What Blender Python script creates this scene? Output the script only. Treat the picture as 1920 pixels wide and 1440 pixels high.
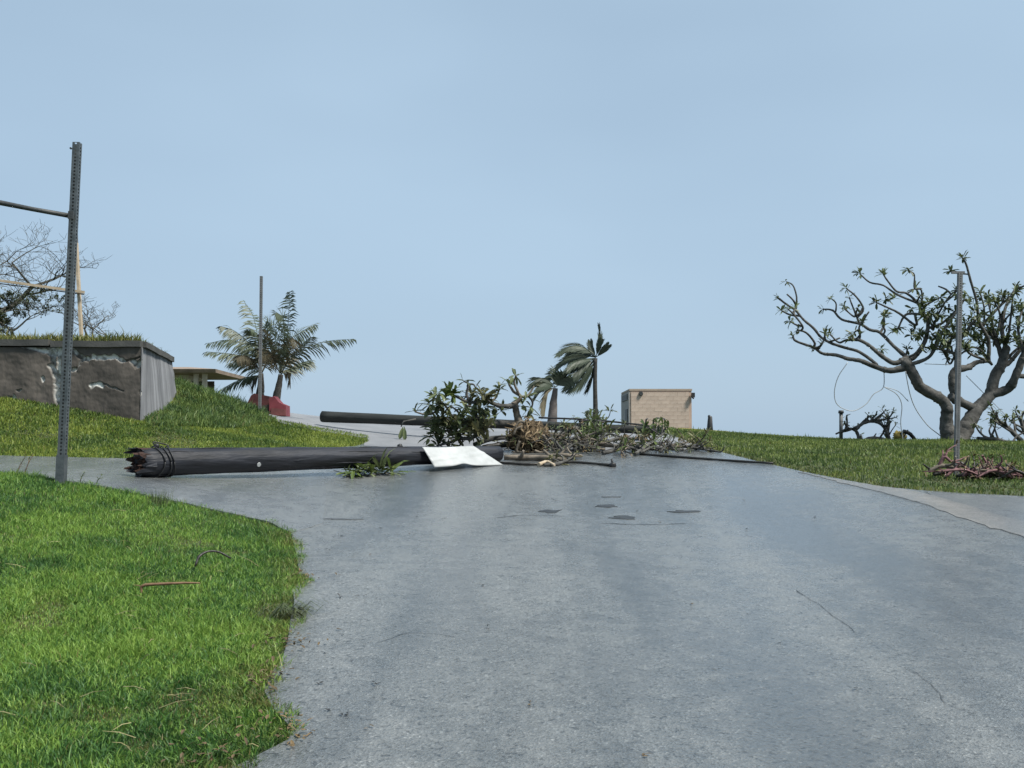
import bpy, bmesh, math, random
import numpy as np
from mathutils import Vector, Matrix, noise
from mathutils.geometry import delaunay_2d_cdt

R = math.radians
random.seed(7)
rng = np.random.default_rng(7)
for o in list(bpy.data.objects):
    bpy.data.objects.remove(o)
C = bpy.context.scene.collection
scene = bpy.context.scene

# ------------------------------------------------------------------ camera
F, HC, VH = 2000.0, 1.5, 838.0            # focal length in photo pixels, eye height, horizon row
PITCH = math.atan((VH - 720.0) / F)
cd = bpy.data.cameras.new('camera')
cam = bpy.data.objects.new('camera', cd)
C.objects.link(cam)
cam.location = (0, 0, HC)
cam.rotation_euler = (math.pi / 2 + PITCH, 0, 0)
cd.sensor_fit = 'HORIZONTAL'
cd.sensor_width = 36.0
cd.lens = 36.0 * F / 1920.0
cd.clip_start = 0.05
cd.clip_end = 8000
scene.camera = cam

# ------------------------------------------------------------------ sky, sun, exposure
SUN_DIR = Vector((0.60, -0.35, 1.0)).normalized()      # towards the sun
elev = math.asin(SUN_DIR.z)
azim = math.atan2(SUN_DIR.x, SUN_DIR.y)
w = bpy.data.worlds.new('World')
scene.world = w
w.use_nodes = True
nt = w.node_tree
nt.nodes.clear()
out = nt.nodes.new('ShaderNodeOutputWorld')
sky = nt.nodes.new('ShaderNodeTexSky')
sky.sky_type = 'NISHITA'
sky.sun_disc = False
sky.sun_elevation = elev
sky.sun_rotation = azim
sky.dust_density = 2.0
bg1 = nt.nodes.new('ShaderNodeBackground')
bg1.inputs['Strength'].default_value = 0.05
nt.links.new(sky.outputs[0], bg1.inputs['Color'])
# a thin even veil of cloud over the blue
tc = nt.nodes.new('ShaderNodeTexCoord')
mp = nt.nodes.new('ShaderNodeMapping')
mp.inputs['Scale'].default_value = (1.0, 1.0, 2.6)
nz = nt.nodes.new('ShaderNodeTexNoise')
nz.inputs['Scale'].default_value = 1.6
nz.inputs['Detail'].default_value = 3.0
nz.inputs['Roughness'].default_value = 0.45
nt.links.new(tc.outputs['Generated'], mp.inputs['Vector'])
nt.links.new(mp.outputs[0], nz.inputs['Vector'])
rmp = nt.nodes.new('ShaderNodeValToRGB')
rmp.color_ramp.elements[0].position = 0.3
rmp.color_ramp.elements[0].color = (0.0785, 0.1085, 0.1405, 1)
rmp.color_ramp.elements[1].position = 0.72
rmp.color_ramp.elements[1].color = (0.1010, 0.1360, 0.170, 1)
nt.links.new(nz.outputs['Fac'], rmp.inputs['Fac'])
bg2 = nt.nodes.new('ShaderNodeBackground')
bg2.inputs['Strength'].default_value = 1.0
sx = nt.nodes.new('ShaderNodeSeparateXYZ')
nt.links.new(tc.outputs['Generated'], sx.inputs[0])
hz_ = nt.nodes.new('ShaderNodeMapRange')
hz_.interpolation_type = 'SMOOTHSTEP'
hz_.inputs['From Min'].default_value = 0.0
hz_.inputs['From Max'].default_value = 0.24
hz_.inputs['To Min'].default_value = 0.75
hz_.inputs['To Max'].default_value = 0.0
nt.links.new(sx.outputs['Z'], hz_.inputs['Value'])
hm = nt.nodes.new('ShaderNodeMix')
hm.data_type = 'RGBA'
nt.links.new(hz_.outputs[0], hm.inputs['Factor'])
nt.links.new(rmp.outputs['Color'], hm.inputs['A'])
hm.inputs['B'].default_value = (0.0985, 0.1320, 0.1680, 1)
nt.links.new(hm.outputs['Result'], bg2.inputs['Color'])
mx = nt.nodes.new('ShaderNodeMixShader')
mx.inputs['Fac'].default_value = 0.90
nt.links.new(bg1.outputs[0], mx.inputs[1])
nt.links.new(bg2.outputs[0], mx.inputs[2])
nt.links.new(mx.outputs[0], out.inputs['Surface'])

sd = bpy.data.lights.new('sun', 'SUN')
sd.energy = 1.5
sd.angle = R(12)
sd.color = (1.0, 0.96, 0.89)
sun = bpy.data.objects.new('sun', sd)
C.objects.link(sun)
sun.location = SUN_DIR * 60
sun.rotation_euler = (-SUN_DIR).to_track_quat('-Z', 'Y').to_euler()

vs = scene.view_settings
vs.view_transform = 'Standard'
vs.look = 'None'
vs.exposure = 2.15
vs.gamma = 1.0
vs.use_curve_mapping = False
scene.render.engine = 'CYCLES'
scene.cycles.use_denoising = True
scene.cycles.max_bounces = 6
scene.cycles.transparent_max_bounces = 4

# ------------------------------------------------------------------ helpers: pixels to places
def pix(u, v, Y):
    """world point at ground distance Y seen at photo pixel (u, v)"""
    a, b = (u - 960.0) / F, (720.0 - v) / F
    dy = math.cos(PITCH) - math.sin(PITCH) * b
    dz = math.sin(PITCH) + math.cos(PITCH) * b
    t = Y / dy
    return Vector((a * t, Y, HC + dz * t))

# ------------------------------------------------------------------ the lie of the land
ctrl = [pix(*p) for p in [
    # main road
    (960, 1440, 5.0), (500, 1440, 5.0), (1500, 1440, 5.0), (1920, 1440, 5.0),
    (1900, 1110, 8.5), (1300, 1117, 8.5), (700, 1112, 8.5),
    (1500, 985, 12.0), (960, 983, 12.0), (550, 1000, 11.3), (640, 985, 11.6),
    (1200, 902, 16.0), (960, 902, 16.0), (700, 895, 16.2),
    (1100, 853, 20.0), (900, 853, 20.0), (760, 850, 20.0),
    (1150, 818, 24.0), (960, 818, 24.0), (760, 818, 24.0),
    (1150, 800, 28.0), (960, 797, 28.0), (750, 796, 28.0), (690, 790, 28.0),
    # right verge
    (1832, 975, 11.5), (1793, 928, 13.5), (1793, 893, 15.6), (1500, 886, 16.5), (1350, 850, 20.2),
    (1920, 934, 13.2), (2200, 950, 12.5), (1910, 890, 15.8), (1790, 827, 24.0), (1950, 832, 24.0),
    (1620, 828, 25.0), (1450, 819, 26.5), (1300, 808, 28.0),
    # left verge and side road
    (110, 905, 12.0), (0, 890, 12.8), (-250, 872, 13.5), (300, 897, 14.0), (240, 863, 16.5), (0, 857, 16.6),
    (-250, 845, 17.0), (300, 1250, 6.4), (150, 1100, 8.2), (-100, 1200, 6.8), (330, 980, 11.0),
    (275, 797, 19.8), (0, 752, 19.8), (-250, 735, 20.0), (480, 828, 19.5), (680, 836, 22.0),
    (510, 780, 25.0), (600, 802, 24.0), (690, 817, 23.2), (600, 787, 28.0), (487, 776, 24.0), (540, 777, 28.0),
    (340, 722, 24.5), (400, 750, 25.0), (445, 771, 25.5), (345, 785, 21.5), (400, 790, 22.0),
]]
ctrl += [Vector(p) for p in [
    (-2, 1, -.35), (3, 1, -.35), (8, 2, -.25), (-7, 2, 0.15), (-9, 7, .75), (12, 8, .35), (18, 14, .9),
    (-12, 28, 3.1), (-16, 24, 3.0), (-18, 14, 1.6), (-3, 34, 2.05), (3, 34, 1.9), (9, 33, 1.55), (16, 31, 1.25),
    (-9, 34, 2.6), (-16, 36, 2.8), (0, 44, 1.8), (10, 44, 1.5), (-10, 44, 2.2), (22, 24, 1.3), (22, 36, 1.0), (-22, 30, 2.9)]]
CP = np.array([(p.x, p.y, p.z) for p in ctrl])
def _k(d2):
    return np.where(d2 > 1e-12, d2 * np.log(np.maximum(d2, 1e-12)), 0.0)
_n = len(CP)
_A = np.zeros((_n + 3, _n + 3))
_d2 = ((CP[:, None, :2] - CP[None, :, :2]) ** 2).sum(-1)
_A[:_n, :_n] = _k(_d2) + np.eye(_n) * 0.6
_A[:_n, _n] = 1
_A[:_n, _n + 1:] = CP[:, :2]
_A[_n:, :_n] = _A[:_n, _n:].T
_W = np.linalg.solve(_A, np.concatenate([CP[:, 2], np.zeros(3)]))
def smooth(a, b, x):
    t = np.clip((x - a) / (b - a), 0, 1)
    return t * t * (3 - 2 * t)
def T(x, y):
    """ground height, arrays welcome"""
    x = np.atleast_1d(np.asarray(x, float)); y = np.atleast_1d(np.asarray(y, float))
    x, y = np.broadcast_arrays(x, y)
    sh = x.shape
    xf, yf = x.ravel(), y.ravel()
    xc, yc = np.clip(xf, -22, 22), np.clip(yf, 0, 44)
    z = np.empty(len(xf))
    for i in range(0, len(xf), 20000):
        s = slice(i, i + 20000)
        d2 = (xc[s, None] - CP[None, :, 0]) ** 2 + (yc[s, None] - CP[None, :, 1]) ** 2
        z[s] = _k(d2) @ _W[:_n] + _W[_n] + xc[s] * _W[_n + 1] + yc[s] * _W[_n + 2]
    ex = np.hypot(xf - xc, np.where(yf > 44, yf - 44, np.minimum(yf, 0)))
    z = z - 14 * smooth(18, 140, ex) - 26 * smooth(80, 400, ex)
    return z.reshape(sh)
def Tz(x, y):
    return float(T(x, y)[0])
def gnd(u, v, ymax=30.0):
    """where the line of sight through a photo pixel meets the ground"""
    ys = np.arange(2.0, ymax, 0.1)
    p1 = pix(u, v, 1.0)
    zs = HC + (p1.z - HC) * ys
    t = T(p1.x * ys, ys)
    hit = np.nonzero(zs <= t)[0]
    if len(hit) == 0:
        Y = ys[np.argmin(zs - t)]
    else:
        i = max(hit[0], 1)
        a, b = zs[i - 1] - t[i - 1], zs[i] - t[i]
        Y = ys[i - 1] + 0.1 * a / (a - b + 1e-9)
    return Vector((p1.x * Y, Y, Tz(p1.x * Y, Y)))
def on(u, v, Y):
    """a point on the ground below the sight line through column u at distance Y"""
    p = pix(u, v, Y)
    return Vector((p.x, p.y, Tz(p.x, p.y)))

# ------------------------------------------------------------------ helpers: objects
def tag(o, label=None, cat=None, group=None, kind=None):
    if label: o['label'] = label
    if cat: o['category'] = cat
    if group: o['group'] = group
    if kind: o['kind'] = kind
    return o
def thing(name, label, cat, loc, group=None):
    o = bpy.data.objects.new(name, None)
    o.empty_display_size = 0.2
    C.objects.link(o)
    o.location = loc
    return tag(o, label, cat, group)
def wloc(o):
    v = Vector((0, 0, 0))
    while o is not None:
        v += o.location
        o = o.parent
    return v
class MB:
    def __init__(s):
        s.v, s.f, s.sm = [], [], []
    def quadstrip(s, rings, close=True, cap0=True, cap1=True, smooth=True):
        n = len(rings[0]); b = len(s.v)
        for r in rings: s.v.extend(Vector(p) for p in r)
        for i in range(len(rings) - 1):
            for j in range(n if close else n - 1):
                k = (j + 1) % n
                s.f.append((b + i * n + j, b + i * n + k, b + (i + 1) * n + k, b + (i + 1) * n + j)); s.sm.append(smooth)
        if cap0: s.f.append(tuple(b + j for j in range(n))[::-1]); s.sm.append(False)
        if cap1: s.f.append(tuple(b + (len(rings) - 1) * n + j for j in range(n))); s.sm.append(False)
    def tube(s, pts, rad, n=6, wob=0.0, cap=True):
        pts = [Vector(p) for p in pts]
        if not hasattr(rad, '__len__'): rad = [rad] * len(pts)
        d0 = (pts[1] - pts[0]).normalized()
        u = d0.orthogonal().normalized()
        rings = []
        for i, p in enumerate(pts):
            a = pts[max(i - 1, 0)]; c = pts[min(i + 1, len(pts) - 1)]
            d = (c - a)
            d = d.normalized() if d.length > 1e-9 else d0
            u = (u - d * u.dot(d))
            u = u.normalized() if u.length > 1e-6 else d.orthogonal().normalized()
            v = d.cross(u)
            r = rad[i]
            rings.append([p + (u * math.cos(2 * math.pi * j / n) + v * math.sin(2 * math.pi * j / n)) *
                          (r * (1 + (random.uniform(-wob, wob) if wob else 0))) for j in range(n)])
        s.quadstrip(rings, True, cap, cap, n > 4)
    def poly(s, pts, smooth=False):
        b = len(s.v); s.v.extend(Vector(p) for p in pts)
        s.f.append(tuple(range(b, b + len(pts)))); s.sm.append(smooth)
    def box(s, c, sx, sy, sz, M=None):
        M = M or Matrix.Identity(3); c = Vector(c)
        P = [c + M @ Vector((x * sx / 2, y * sy / 2, z * sz / 2)) for x in (-1, 1) for y in (-1, 1) for z in (-1, 1)]
        b = len(s.v); s.v.extend(P)
        for q in ((0, 1, 3, 2), (4, 6, 7, 5), (0, 4, 5, 1), (2, 3, 7, 6), (0, 2, 6, 4), (1, 5, 7, 3)):
            s.f.append(tuple(b + i for i in q)); s.sm.append(False)
    def blob(s, c, rx, ry, rz, amp=.25, fr=1.5, seg=14, rings=9):
        c = Vector(c); b = len(s.v); seed = Vector((random.random() * 50, random.random() * 50, 0))
        rows = []
        for i in range(rings + 1):
            th = math.pi * i / rings
            row = []
            for j in range(seg):
                ph = 2 * math.pi * j / seg
                d = Vector((math.sin(th) * math.cos(ph), math.sin(th) * math.sin(ph), math.cos(th)))
                k = 1 + amp * noise.noise(d * fr + seed)
                row.append(c + Vector((d.x * rx, d.y * ry, d.z * rz)) * k)
            rows.append(row)
        s.quadstrip(rows, True, False, False, True)
    def leaf(s, p, d, up, L, W, droop=0.2):
        """one pointed oval leaf with a folded midrib"""
        d = d.normalized()
        side = d.cross(up)
        side = side.normalized() if side.length > 1e-4 else d.orthogonal().normalized()
        nn = side.cross(d)
        t = p + d * L - nn * droop * L * .5
        m1, m2 = p + d * L * .38 - nn * droop * L * .03, p + d * L * .78 - nn * droop * L * .25
        up_ = nn * W * .16
        b = len(s.v)
        s.v.extend([p, m1 + side * W * .40 + up_, m2 + side * W * .46 + up_, t, m2 - side * W * .46 + up_, m1 - side * W * .40 + up_, m1, m2])
        s.f.extend([(b, b + 6, b + 1), (b + 6, b + 7, b + 2, b + 1), (b + 7, b + 3, b + 2), (b, b + 5, b + 6), (b + 5, b + 4, b + 7, b + 6), (b + 4, b + 3, b + 7)])
        s.sm.extend([False] * 6)
    def build(s, name, m, parent=None, loc=None):
        me = bpy.data.meshes.new(name)
        off = wloc(parent) if parent else Vector(loc or (0, 0, 0))
        me.from_pydata([tuple(p - off) for p in s.v], [], s.f)
        me.polygons.foreach_set('use_smooth', s.sm)
        me.materials.append(m)
        me.update()
        o = bpy.data.objects.new(name, me)
        C.objects.link(o)
        if parent: o.parent = parent
        else: o.location = off
        return o
def spline(pts, n=6):
    """smooth curve through points (Catmull-Rom); entries may carry radii"""
    P = [Vector(p) for p in pts]
    if len(P) < 3: return [P[0].lerp(P[-1], i / n) for i in range(n + 1)]
    res = []
    for i in range(len(P) - 1):
        a = P[i - 1] if i else P[0] * 2 - P[1]
        b, c = P[i], P[i + 1]
        d = P[i + 2] if i + 2 < len(P) else c * 2 - b
        for k in range(n):
            t = k / n
            res.append(.5 * ((2 * b) + (c - a) * t + (2 * a - 5 * b + 4 * c - d) * t * t + (3 * b - a - 3 * c + d) * t ** 3))
    res.append(P[-1])
    return res
def lerps(r, n):
    """stretch a radius list over n samples"""
    return list(np.interp(np.linspace(0, 1, n), np.linspace(0, 1, len(r)), r))

# ------------------------------------------------------------------ materials
def mat(name, c1, c2=None, scale=4.0, rough=.8, bump=0.0, bscale=40.0, detail=5, stretch=None, rot=None, rand=0.0, spec=.4, metal=0.0, transl=0.0):
    m = bpy.data.materials.new(name); m.use_nodes = True
    N, L = m.node_tree.nodes, m.node_tree.links
    b = N['Principled BSDF']
    b.inputs['Roughness'].default_value = rough
    b.inputs['Specular IOR Level'].default_value = spec
    b.inputs['Metallic'].default_value = metal
    tcn = N.new('ShaderNodeTexCoord'); vec = tcn.outputs['Object']
    if rot is not None:
        vr = N.new('ShaderNodeVectorRotate'); vr.rotation_type = 'Z_AXIS'; vr.inputs['Angle'].default_value = rot
        L.new(vec, vr.inputs['Vector']); vec = vr.outputs[0]
    if stretch:
        mpn = N.new('ShaderNodeMapping'); mpn.inputs['Scale'].default_value = stretch
        L.new(vec, mpn.inputs['Vector']); vec = mpn.outputs[0]
    n1 = N.new('ShaderNodeTexNoise'); n1.inputs['Scale'].default_value = scale; n1.inputs['Detail'].default_value = detail
    n1.inputs['Roughness'].default_value = .6
    L.new(vec, n1.inputs['Vector'])
    r = N.new('ShaderNodeValToRGB')
    r.color_ramp.elements[0].position = .32; r.color_ramp.elements[1].position = .68
    r.color_ramp.elements[0].color = (*c1, 1); r.color_ramp.elements[1].color = (*(c2 or c1), 1)
    L.new(n1.outputs['Fac'], r.inputs['Fac'])
    col = r.outputs['Color']
    if rand:
        oi = N.new('ShaderNodeObjectInfo'); hs = N.new('ShaderNodeHueSaturation')
        ma = N.new('ShaderNodeMapRange'); ma.inputs['To Min'].default_value = 1 - rand; ma.inputs['To Max'].default_value = 1 + rand
        L.new(oi.outputs['Random'], ma.inputs['Value']); L.new(ma.outputs[0], hs.inputs['Value'])
        L.new(col, hs.inputs['Color']); col = hs.outputs['Color']
    L.new(col, b.inputs['Base Color'])
    if bump:
        n2 = N.new('ShaderNodeTexNoise'); n2.inputs['Scale'].default_value = bscale; n2.inputs['Detail'].default_value = 4
        L.new(vec, n2.inputs['Vector'])
        bp = N.new('ShaderNodeBump'); bp.inputs['Strength'].default_value = bump; bp.inputs['Distance'].default_value = .02
        L.new(n2.outputs['Fac'], bp.inputs['Height']); L.new(bp.outputs[0], b.inputs['Normal'])
    if transl:
        tr = N.new('ShaderNodeBsdfTranslucent'); ms = N.new('ShaderNodeMixShader'); ms.inputs[0].default_value = transl
        L.new(col, tr.inputs['Color']); L.new(b.outputs[0], ms.inputs[1]); L.new(tr.outputs[0], ms.inputs[2])
        L.new(ms.outputs[0], N['Material Output'].inputs['Surface'])
    return m
def ramp(N, pos, cols):
    r = N.new('ShaderNodeValToRGB'); e = r.color_ramp.elements
    while len(e) < len(pos): e.new(.5)
    for k, (p, c) in enumerate(zip(pos, cols)):
        e[k].position = p; e[k].color = (*c, 1) if len(c) == 3 else c
    return r

def wet_surface(name, dark, light, r0, r1, grain=1.0, specks=(0.02, 0.022, 0.024)):
    """wet paving: fine aggregate, wandering damp and drier zones"""
    m = bpy.data.materials.new(name); m.use_nodes = True
    N, L = m.node_tree.nodes, m.node_tree.links
    b = N['Principled BSDF']
    tcn = N.new('ShaderNodeTexCoord'); vec = tcn.outputs['Object']
    def noi(s, d=4, ro=.55, st=None):
        n = N.new('ShaderNodeTexNoise'); n.inputs['Scale'].default_value = s; n.inputs['Detail'].default_value = d; n.inputs['Roughness'].default_value = ro
        v = vec
        if st:
            mm = N.new('ShaderNodeMapping'); mm.inputs['Scale'].default_value = st; L.new(vec, mm.inputs['Vector']); v = mm.outputs[0]
        L.new(v, n.inputs['Vector']); return n
    big = noi(.55, 5, .6, (1.4, .55, 1)); mid = noi(5, 6, .7); fine = noi(55 * grain, 3, .7)
    vo = N.new('ShaderNodeTexVoronoi'); vo.inputs['Scale'].default_value = 75 * grain; L.new(vec, vo.inputs['Vector'])
    ad = N.new('ShaderNodeMath'); ad.operation = 'ADD'
    L.new(big.outputs['Fac'], ad.inputs[0]); L.new(mid.outputs['Fac'], ad.inputs[1])
    trk = noi(1.0, 3, .5, (1.5, .10, 1))            # wheel tracks run along the road
    ad2 = N.new('ShaderNodeMath'); ad2.operation = 'ADD'; L.new(ad.outputs[0], ad2.inputs[0]); L.new(trk.outputs['Fac'], ad2.inputs[1])
    hv = N.new('ShaderNodeMath'); hv.operation = 'MULTIPLY'; hv.inputs[1].default_value = .3333; L.new(ad2.outputs[0], hv.inputs[0])
    rc = ramp(N, (.42, .58), (dark, light)); L.new(hv.outputs[0], rc.inputs['Fac'])
    # pale and dark stones in the mix
    st = ramp(N, (0.0, .2, .8, 1.0), ((.40,) * 3, (.8,) * 3, (1.15,) * 3, (2.1,) * 3))
    L.new(vo.outputs['Color'], st.inputs['Fac'])
    mu = N.new('ShaderNodeMix'); mu.data_type = 'RGBA'; mu.blend_type = 'MULTIPLY'; mu.inputs['Factor'].default_value = .85
    L.new(rc.outputs[0], mu.inputs['A']); L.new(st.outputs[0], mu.inputs['B'])
    pit = noi(26 * grain, 2.5, .6); pr = ramp(N, (.33, .42), ((.40,) * 3, (1,) * 3)); L.new(pit.outputs['Fac'], pr.inputs['Fac'])
    mu2 = N.new('ShaderNodeMix'); mu2.data_type = 'RGBA'; mu2.blend_type = 'MULTIPLY'; mu2.inputs['Factor'].default_value = .9
    L.new(mu.outputs['Result'], mu2.inputs['A']); L.new(pr.outputs[0], mu2.inputs['B'])
    L.new(mu2.outputs['Result'], b.inputs['Base Color'])
    rr = N.new('ShaderNodeMapRange'); rr.inputs['From Min'].default_value = .35; rr.inputs['From Max'].default_value = .65
    rr.inputs['To Min'].default_value = r0; rr.inputs['To Max'].default_value = r1
    L.new(hv.outputs[0], rr.inputs['Value']); L.new(rr.outputs[0], b.inputs['Roughness'])
    b.inputs['Specular IOR Level'].default_value = .5
    h0 = N.new('ShaderNodeMath'); h0.operation = 'MULTIPLY_ADD'; h0.inputs[1].default_value = 2.2; L.new(pit.outputs['Fac'], h0.inputs[0]); L.new(fine.outputs['Fac'], h0.inputs[2])
    h = N.new('ShaderNodeMath'); h.operation = 'ADD'
    L.new(h0.outputs[0], h.inputs[0]); L.new(vo.outputs['Distance'], h.inputs[1])
    bp = N.new('ShaderNodeBump'); bp.inputs['Strength'].default_value = .5; bp.inputs['Distance'].default_value = .012
    L.new(h.outputs[0], bp.inputs['Height'])
    bp2 = N.new('ShaderNodeBump'); bp2.inputs['Strength'].default_value = .25; bp2.inputs['Distance'].default_value = .05
    L.new(mid.outputs['Fac'], bp2.inputs['Height']); L.new(bp.outputs[0], bp2.inputs['Normal'])
    L.new(bp2.outputs[0], b.inputs['Normal'])
    # a thin film of rain water, thicker in the damp zones
    cw = N.new('ShaderNodeMapRange'); cw.inputs['From Min'].default_value = .42; cw.inputs['From Max'].default_value = .60
    cw.inputs['To Min'].default_value = .95; cw.inputs['To Max'].default_value = .35
    L.new(hv.outputs[0], cw.inputs['Value']); L.new(cw.outputs[0], b.inputs['Coat Weight'])
    b.inputs['Coat Roughness'].default_value = .16; b.inputs['Coat IOR'].default_value = 1.33
    bp3 = N.new('ShaderNodeBump'); bp3.inputs['Strength'].default_value = .32; bp3.inputs['Distance'].default_value = .02
    L.new(h.outputs[0], bp3.inputs['Height']); L.new(bp3.outputs[0], b.inputs['Coat Normal'])
    return m

def grass_mat(name, cols, dry=(.16, .13, .05), scale=.9, transl=.35):
    m = bpy.data.materials.new(name); m.use_nodes = True
    N, L = m.node_tree.nodes, m.node_tree.links
    b = N['Principled BSDF']; b.inputs['Roughness'].default_value = .5; b.inputs['Specular IOR Level'].default_value = .3
    tcn = N.new('ShaderNodeTexCoord')
    n1 = N.new('ShaderNodeTexNoise'); n1.inputs['Scale'].default_value = scale; n1.inputs['Detail'].default_value = 5; n1.inputs['Roughness'].default_value = .65
    L.new(tcn.outputs['Object'], n1.inputs['Vector'])
    at = N.new('ShaderNodeAttribute'); at.attribute_name = 'tint'
    mm = N.new('ShaderNodeMath'); mm.operation = 'MULTIPLY_ADD'; mm.inputs[1].default_value = .5; L.new(at.outputs['Fac'], mm.inputs[0])
    sub = N.new('ShaderNodeMath'); sub.operation = 'MULTIPLY_ADD'; sub.inputs[1].default_value = 1.7; sub.inputs[2].default_value = -.60; L.new(n1.outputs['Fac'], sub.inputs[0])
    L.new(sub.outputs[0], mm.inputs[2])
    r = ramp(N, (.28, .48, .68), cols); L.new(mm.outputs[0], r.inputs['Fac'])
    dr = N.new('ShaderNodeAttribute'); dr.attribute_name = 'dry'
    mi = N.new('ShaderNodeMix'); mi.data_type = 'RGBA'; L.new(dr.outputs['Fac'], mi.inputs['Factor'])
    L.new(r.outputs[0], mi.inputs['A']); mi.inputs['B'].default_value = (*dry, 1)
    L.new(mi.outputs['Result'], b.inputs['Base Color'])
    tr = N.new('ShaderNodeBsdfTranslucent'); L.new(mi.outputs['Result'], tr.inputs['Color'])
    ms = N.new('ShaderNodeMixShader'); ms.inputs[0].default_value = transl
    L.new(b.outputs[0], ms.inputs[1]); L.new(tr.outputs[0], ms.inputs[2])
    L.new(ms.outputs[0], N['Material Output'].inputs['Surface'])
    return m

M = {}
M['asphalt'] = wet_surface('wet asphalt', (.080, .084, .081), (.156, .162, .157), .12, .40)
M['concrete_road'] = wet_surface('wet concrete', (.105, .113, .114), (.165, .174, .174), .14, .38, grain=1.5)
M['gutter'] = wet_surface('beige concrete strip', (.145, .138, .124), (.21, .20, .182), .3, .5, grain=1.5)
M['driveway'] = wet_surface('grey driveway', (.10, .105, .105), (.15, .155, .15), .35, .55, grain=1.2)
M['crest'] = mat('pale concrete street', (.145, .150, .158), (.215, .220, .228), 1.3, .62, .3, 30, detail=7)
M['tar'] = mat('tar patch', (.018, .02, .021), (.035, .037, .038), 9, .5, .4, 60)
M['tar_worn'] = mat('worn tar', (.05, .055, .057), (.075, .08, .082), 9, .45, .4, 60)
M['soil'] = mat('turf soil', (.030, .042, .016), (.060, .075, .026), 2.5, .95, .5, 30)
M['grass_near'] = grass_mat('lawn grass', ((.042, .110, .030), (.110, .225, .042), (.215, .335, .062)))
M['grass_mid'] = grass_mat('mown grass', ((.062, .112, .028), (.140, .205, .038), (.235, .285, .054)), scale=.7)
M['grass_right'] = grass_mat('verge grass', ((.060, .100, .032), (.120, .175, .044), (.185, .230, .058)), scale=.6)
M['grass_tall'] = grass_mat('rank grass', ((.050, .095, .036), (.095, .160, .048), (.155, .215, .060)), scale=1.1)
M['grass_dry'] = grass_mat('dry tufts', ((.070, .095, .024), (.13, .15, .04), (.20, .19, .06)), scale=1.5)
M['galv'] = mat('galvanised steel', (.055, .066, .070), (.105, .118, .122), 14, .5, .1, 60, metal=.35)
M['dark_metal'] = mat('dark weathered steel', (.022, .026, .028), (.05, .052, .05), 10, .55, .15, 40)
M['grey_metal'] = mat('dull grey steel', (.085, .092, .092), (.14, .145, .145), 9, .55, .15, 40)
M['pole'] = mat('tarred pole wood', (.003, .0035, .005), (.019, .021, .028), 2.2, .55, 1.0, 4, stretch=(.55, 4, 4), detail=8, rot=-.88)
M['pole_grain'] = mat('raised pole grain', (.004, .004, .005), (.045, .048, .056), 6, .7, .5, 12)
M['pole_far'] = mat('weathered pole wood', (.008, .010, .010), (.026, .029, .027), 2.5, .7, .5, 5, stretch=(.5, 4, 4), rot=.1)
M['splinter'] = mat('splintered heartwood', (.010, .005, .004), (.045, .020, .012), 14, .8, .6, 30)
M['white'] = mat('white painted sheet', (.30, .315, .31), (.43, .445, .44), 3, .45, .05, 20)
M['wall'] = mat('stained concrete', (.042, .038, .033), (.110, .096, .082), 1.4, .88, .35, 24, stretch=(1, 1, .55), detail=8)
M['wall_side'] = mat('streaked pale concrete', (.085, .088, .094), (.235, .24, .25), 2.4, .85, .3, 24, stretch=(1, 2.2, .18), detail=7)
M['coping'] = mat('dark coping', (.038, .040, .038), (.08, .08, .074), 2, .85, .3, 30)
M['spall'] = mat('broken concrete', (.20, .20, .19), (.50, .50, .47), 9, .9, .6, 30)
M['tan_wood'] = mat('pale timber', (.30, .24, .16), (.44, .36, .26), 5, .7, .2, 20)
M['dark_brown'] = mat('dark brown tone', (.05, .04, .03), (.09, .07, .05), 5, .8, .2, 20)  # tone of the timber's shaded side, used for dark panels too
M['bark_bare'] = mat('grey bark', (.05, .05, .042), (.12, .115, .095), 5, .9, .3, 20)
M['bark'] = mat('frangipani bark', (.028, .028, .025), (.105, .101, .092), 7, .88, .8, 14, detail=8)
M['bark_pale'] = mat('pale stripped bark', (.07, .06, .045), (.19, .16, .125), 6, .85, .4, 20)
M['leaf'] = mat('frangipani leaf', (.048, .070, .030), (.135, .160, .070), 3, .45, rand=.35, transl=.25)
M['leaf_bright'] = mat('fresh leaf', (.040, .070, .018), (.10, .135, .034), 3, .45, rand=.25, transl=.3)
M['leaf_olive'] = mat('wilting leaf', (.075, .082, .038), (.165, .160, .075), 3, .6, rand=.3, transl=.25)
M['straw'] = mat('dry straw', (.22, .19, .09), (.36, .32, .17), 12, .7)
M['root_soil'] = mat('clodded root soil', (.012, .008, .005), (.12, .085, .045), 11, .95, .9, 18)
M['root'] = mat('fibrous root', (.10, .072, .042), (.27, .20, .12), 9, .95, .5, 30)
M['palm_trunk'] = mat('palm trunk', (.045, .042, .036), (.11, .10, .085), 6, .9, .5, 20, stretch=(1, 1, 4))
M['palm_trunk_dark'] = mat('dark palm trunk', (.022, .021, .019), (.055, .052, .046), 6, .9, .5, 20, stretch=(1, 1, 4))
M['palm_trunk_pale'] = mat('pale palm stem', (.06, .052, .048), (.125, .11, .10), 6, .85, .3, 20)
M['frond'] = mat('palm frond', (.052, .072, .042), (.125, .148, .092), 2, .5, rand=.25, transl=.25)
M['frond_dark'] = mat('shaded palm frond', (.024, .036, .022), (.062, .080, .050), 2, .55, rand=.25, transl=.15)  # darker frond copy, near-silhouette shade put into the colour
M['frond_old'] = mat('dry palm frond', (.09, .080, .050), (.17, .145, .09), 2, .7, rand=.25, transl=.2)
M['rachis'] = mat('frond rib', (.07, .075, .03), (.12, .12, .05), 5, .6)
M['red'] = mat('faded red paint', (.12, .020, .026), (.19, .042, .048), 3, .6, .1, 20)
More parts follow.
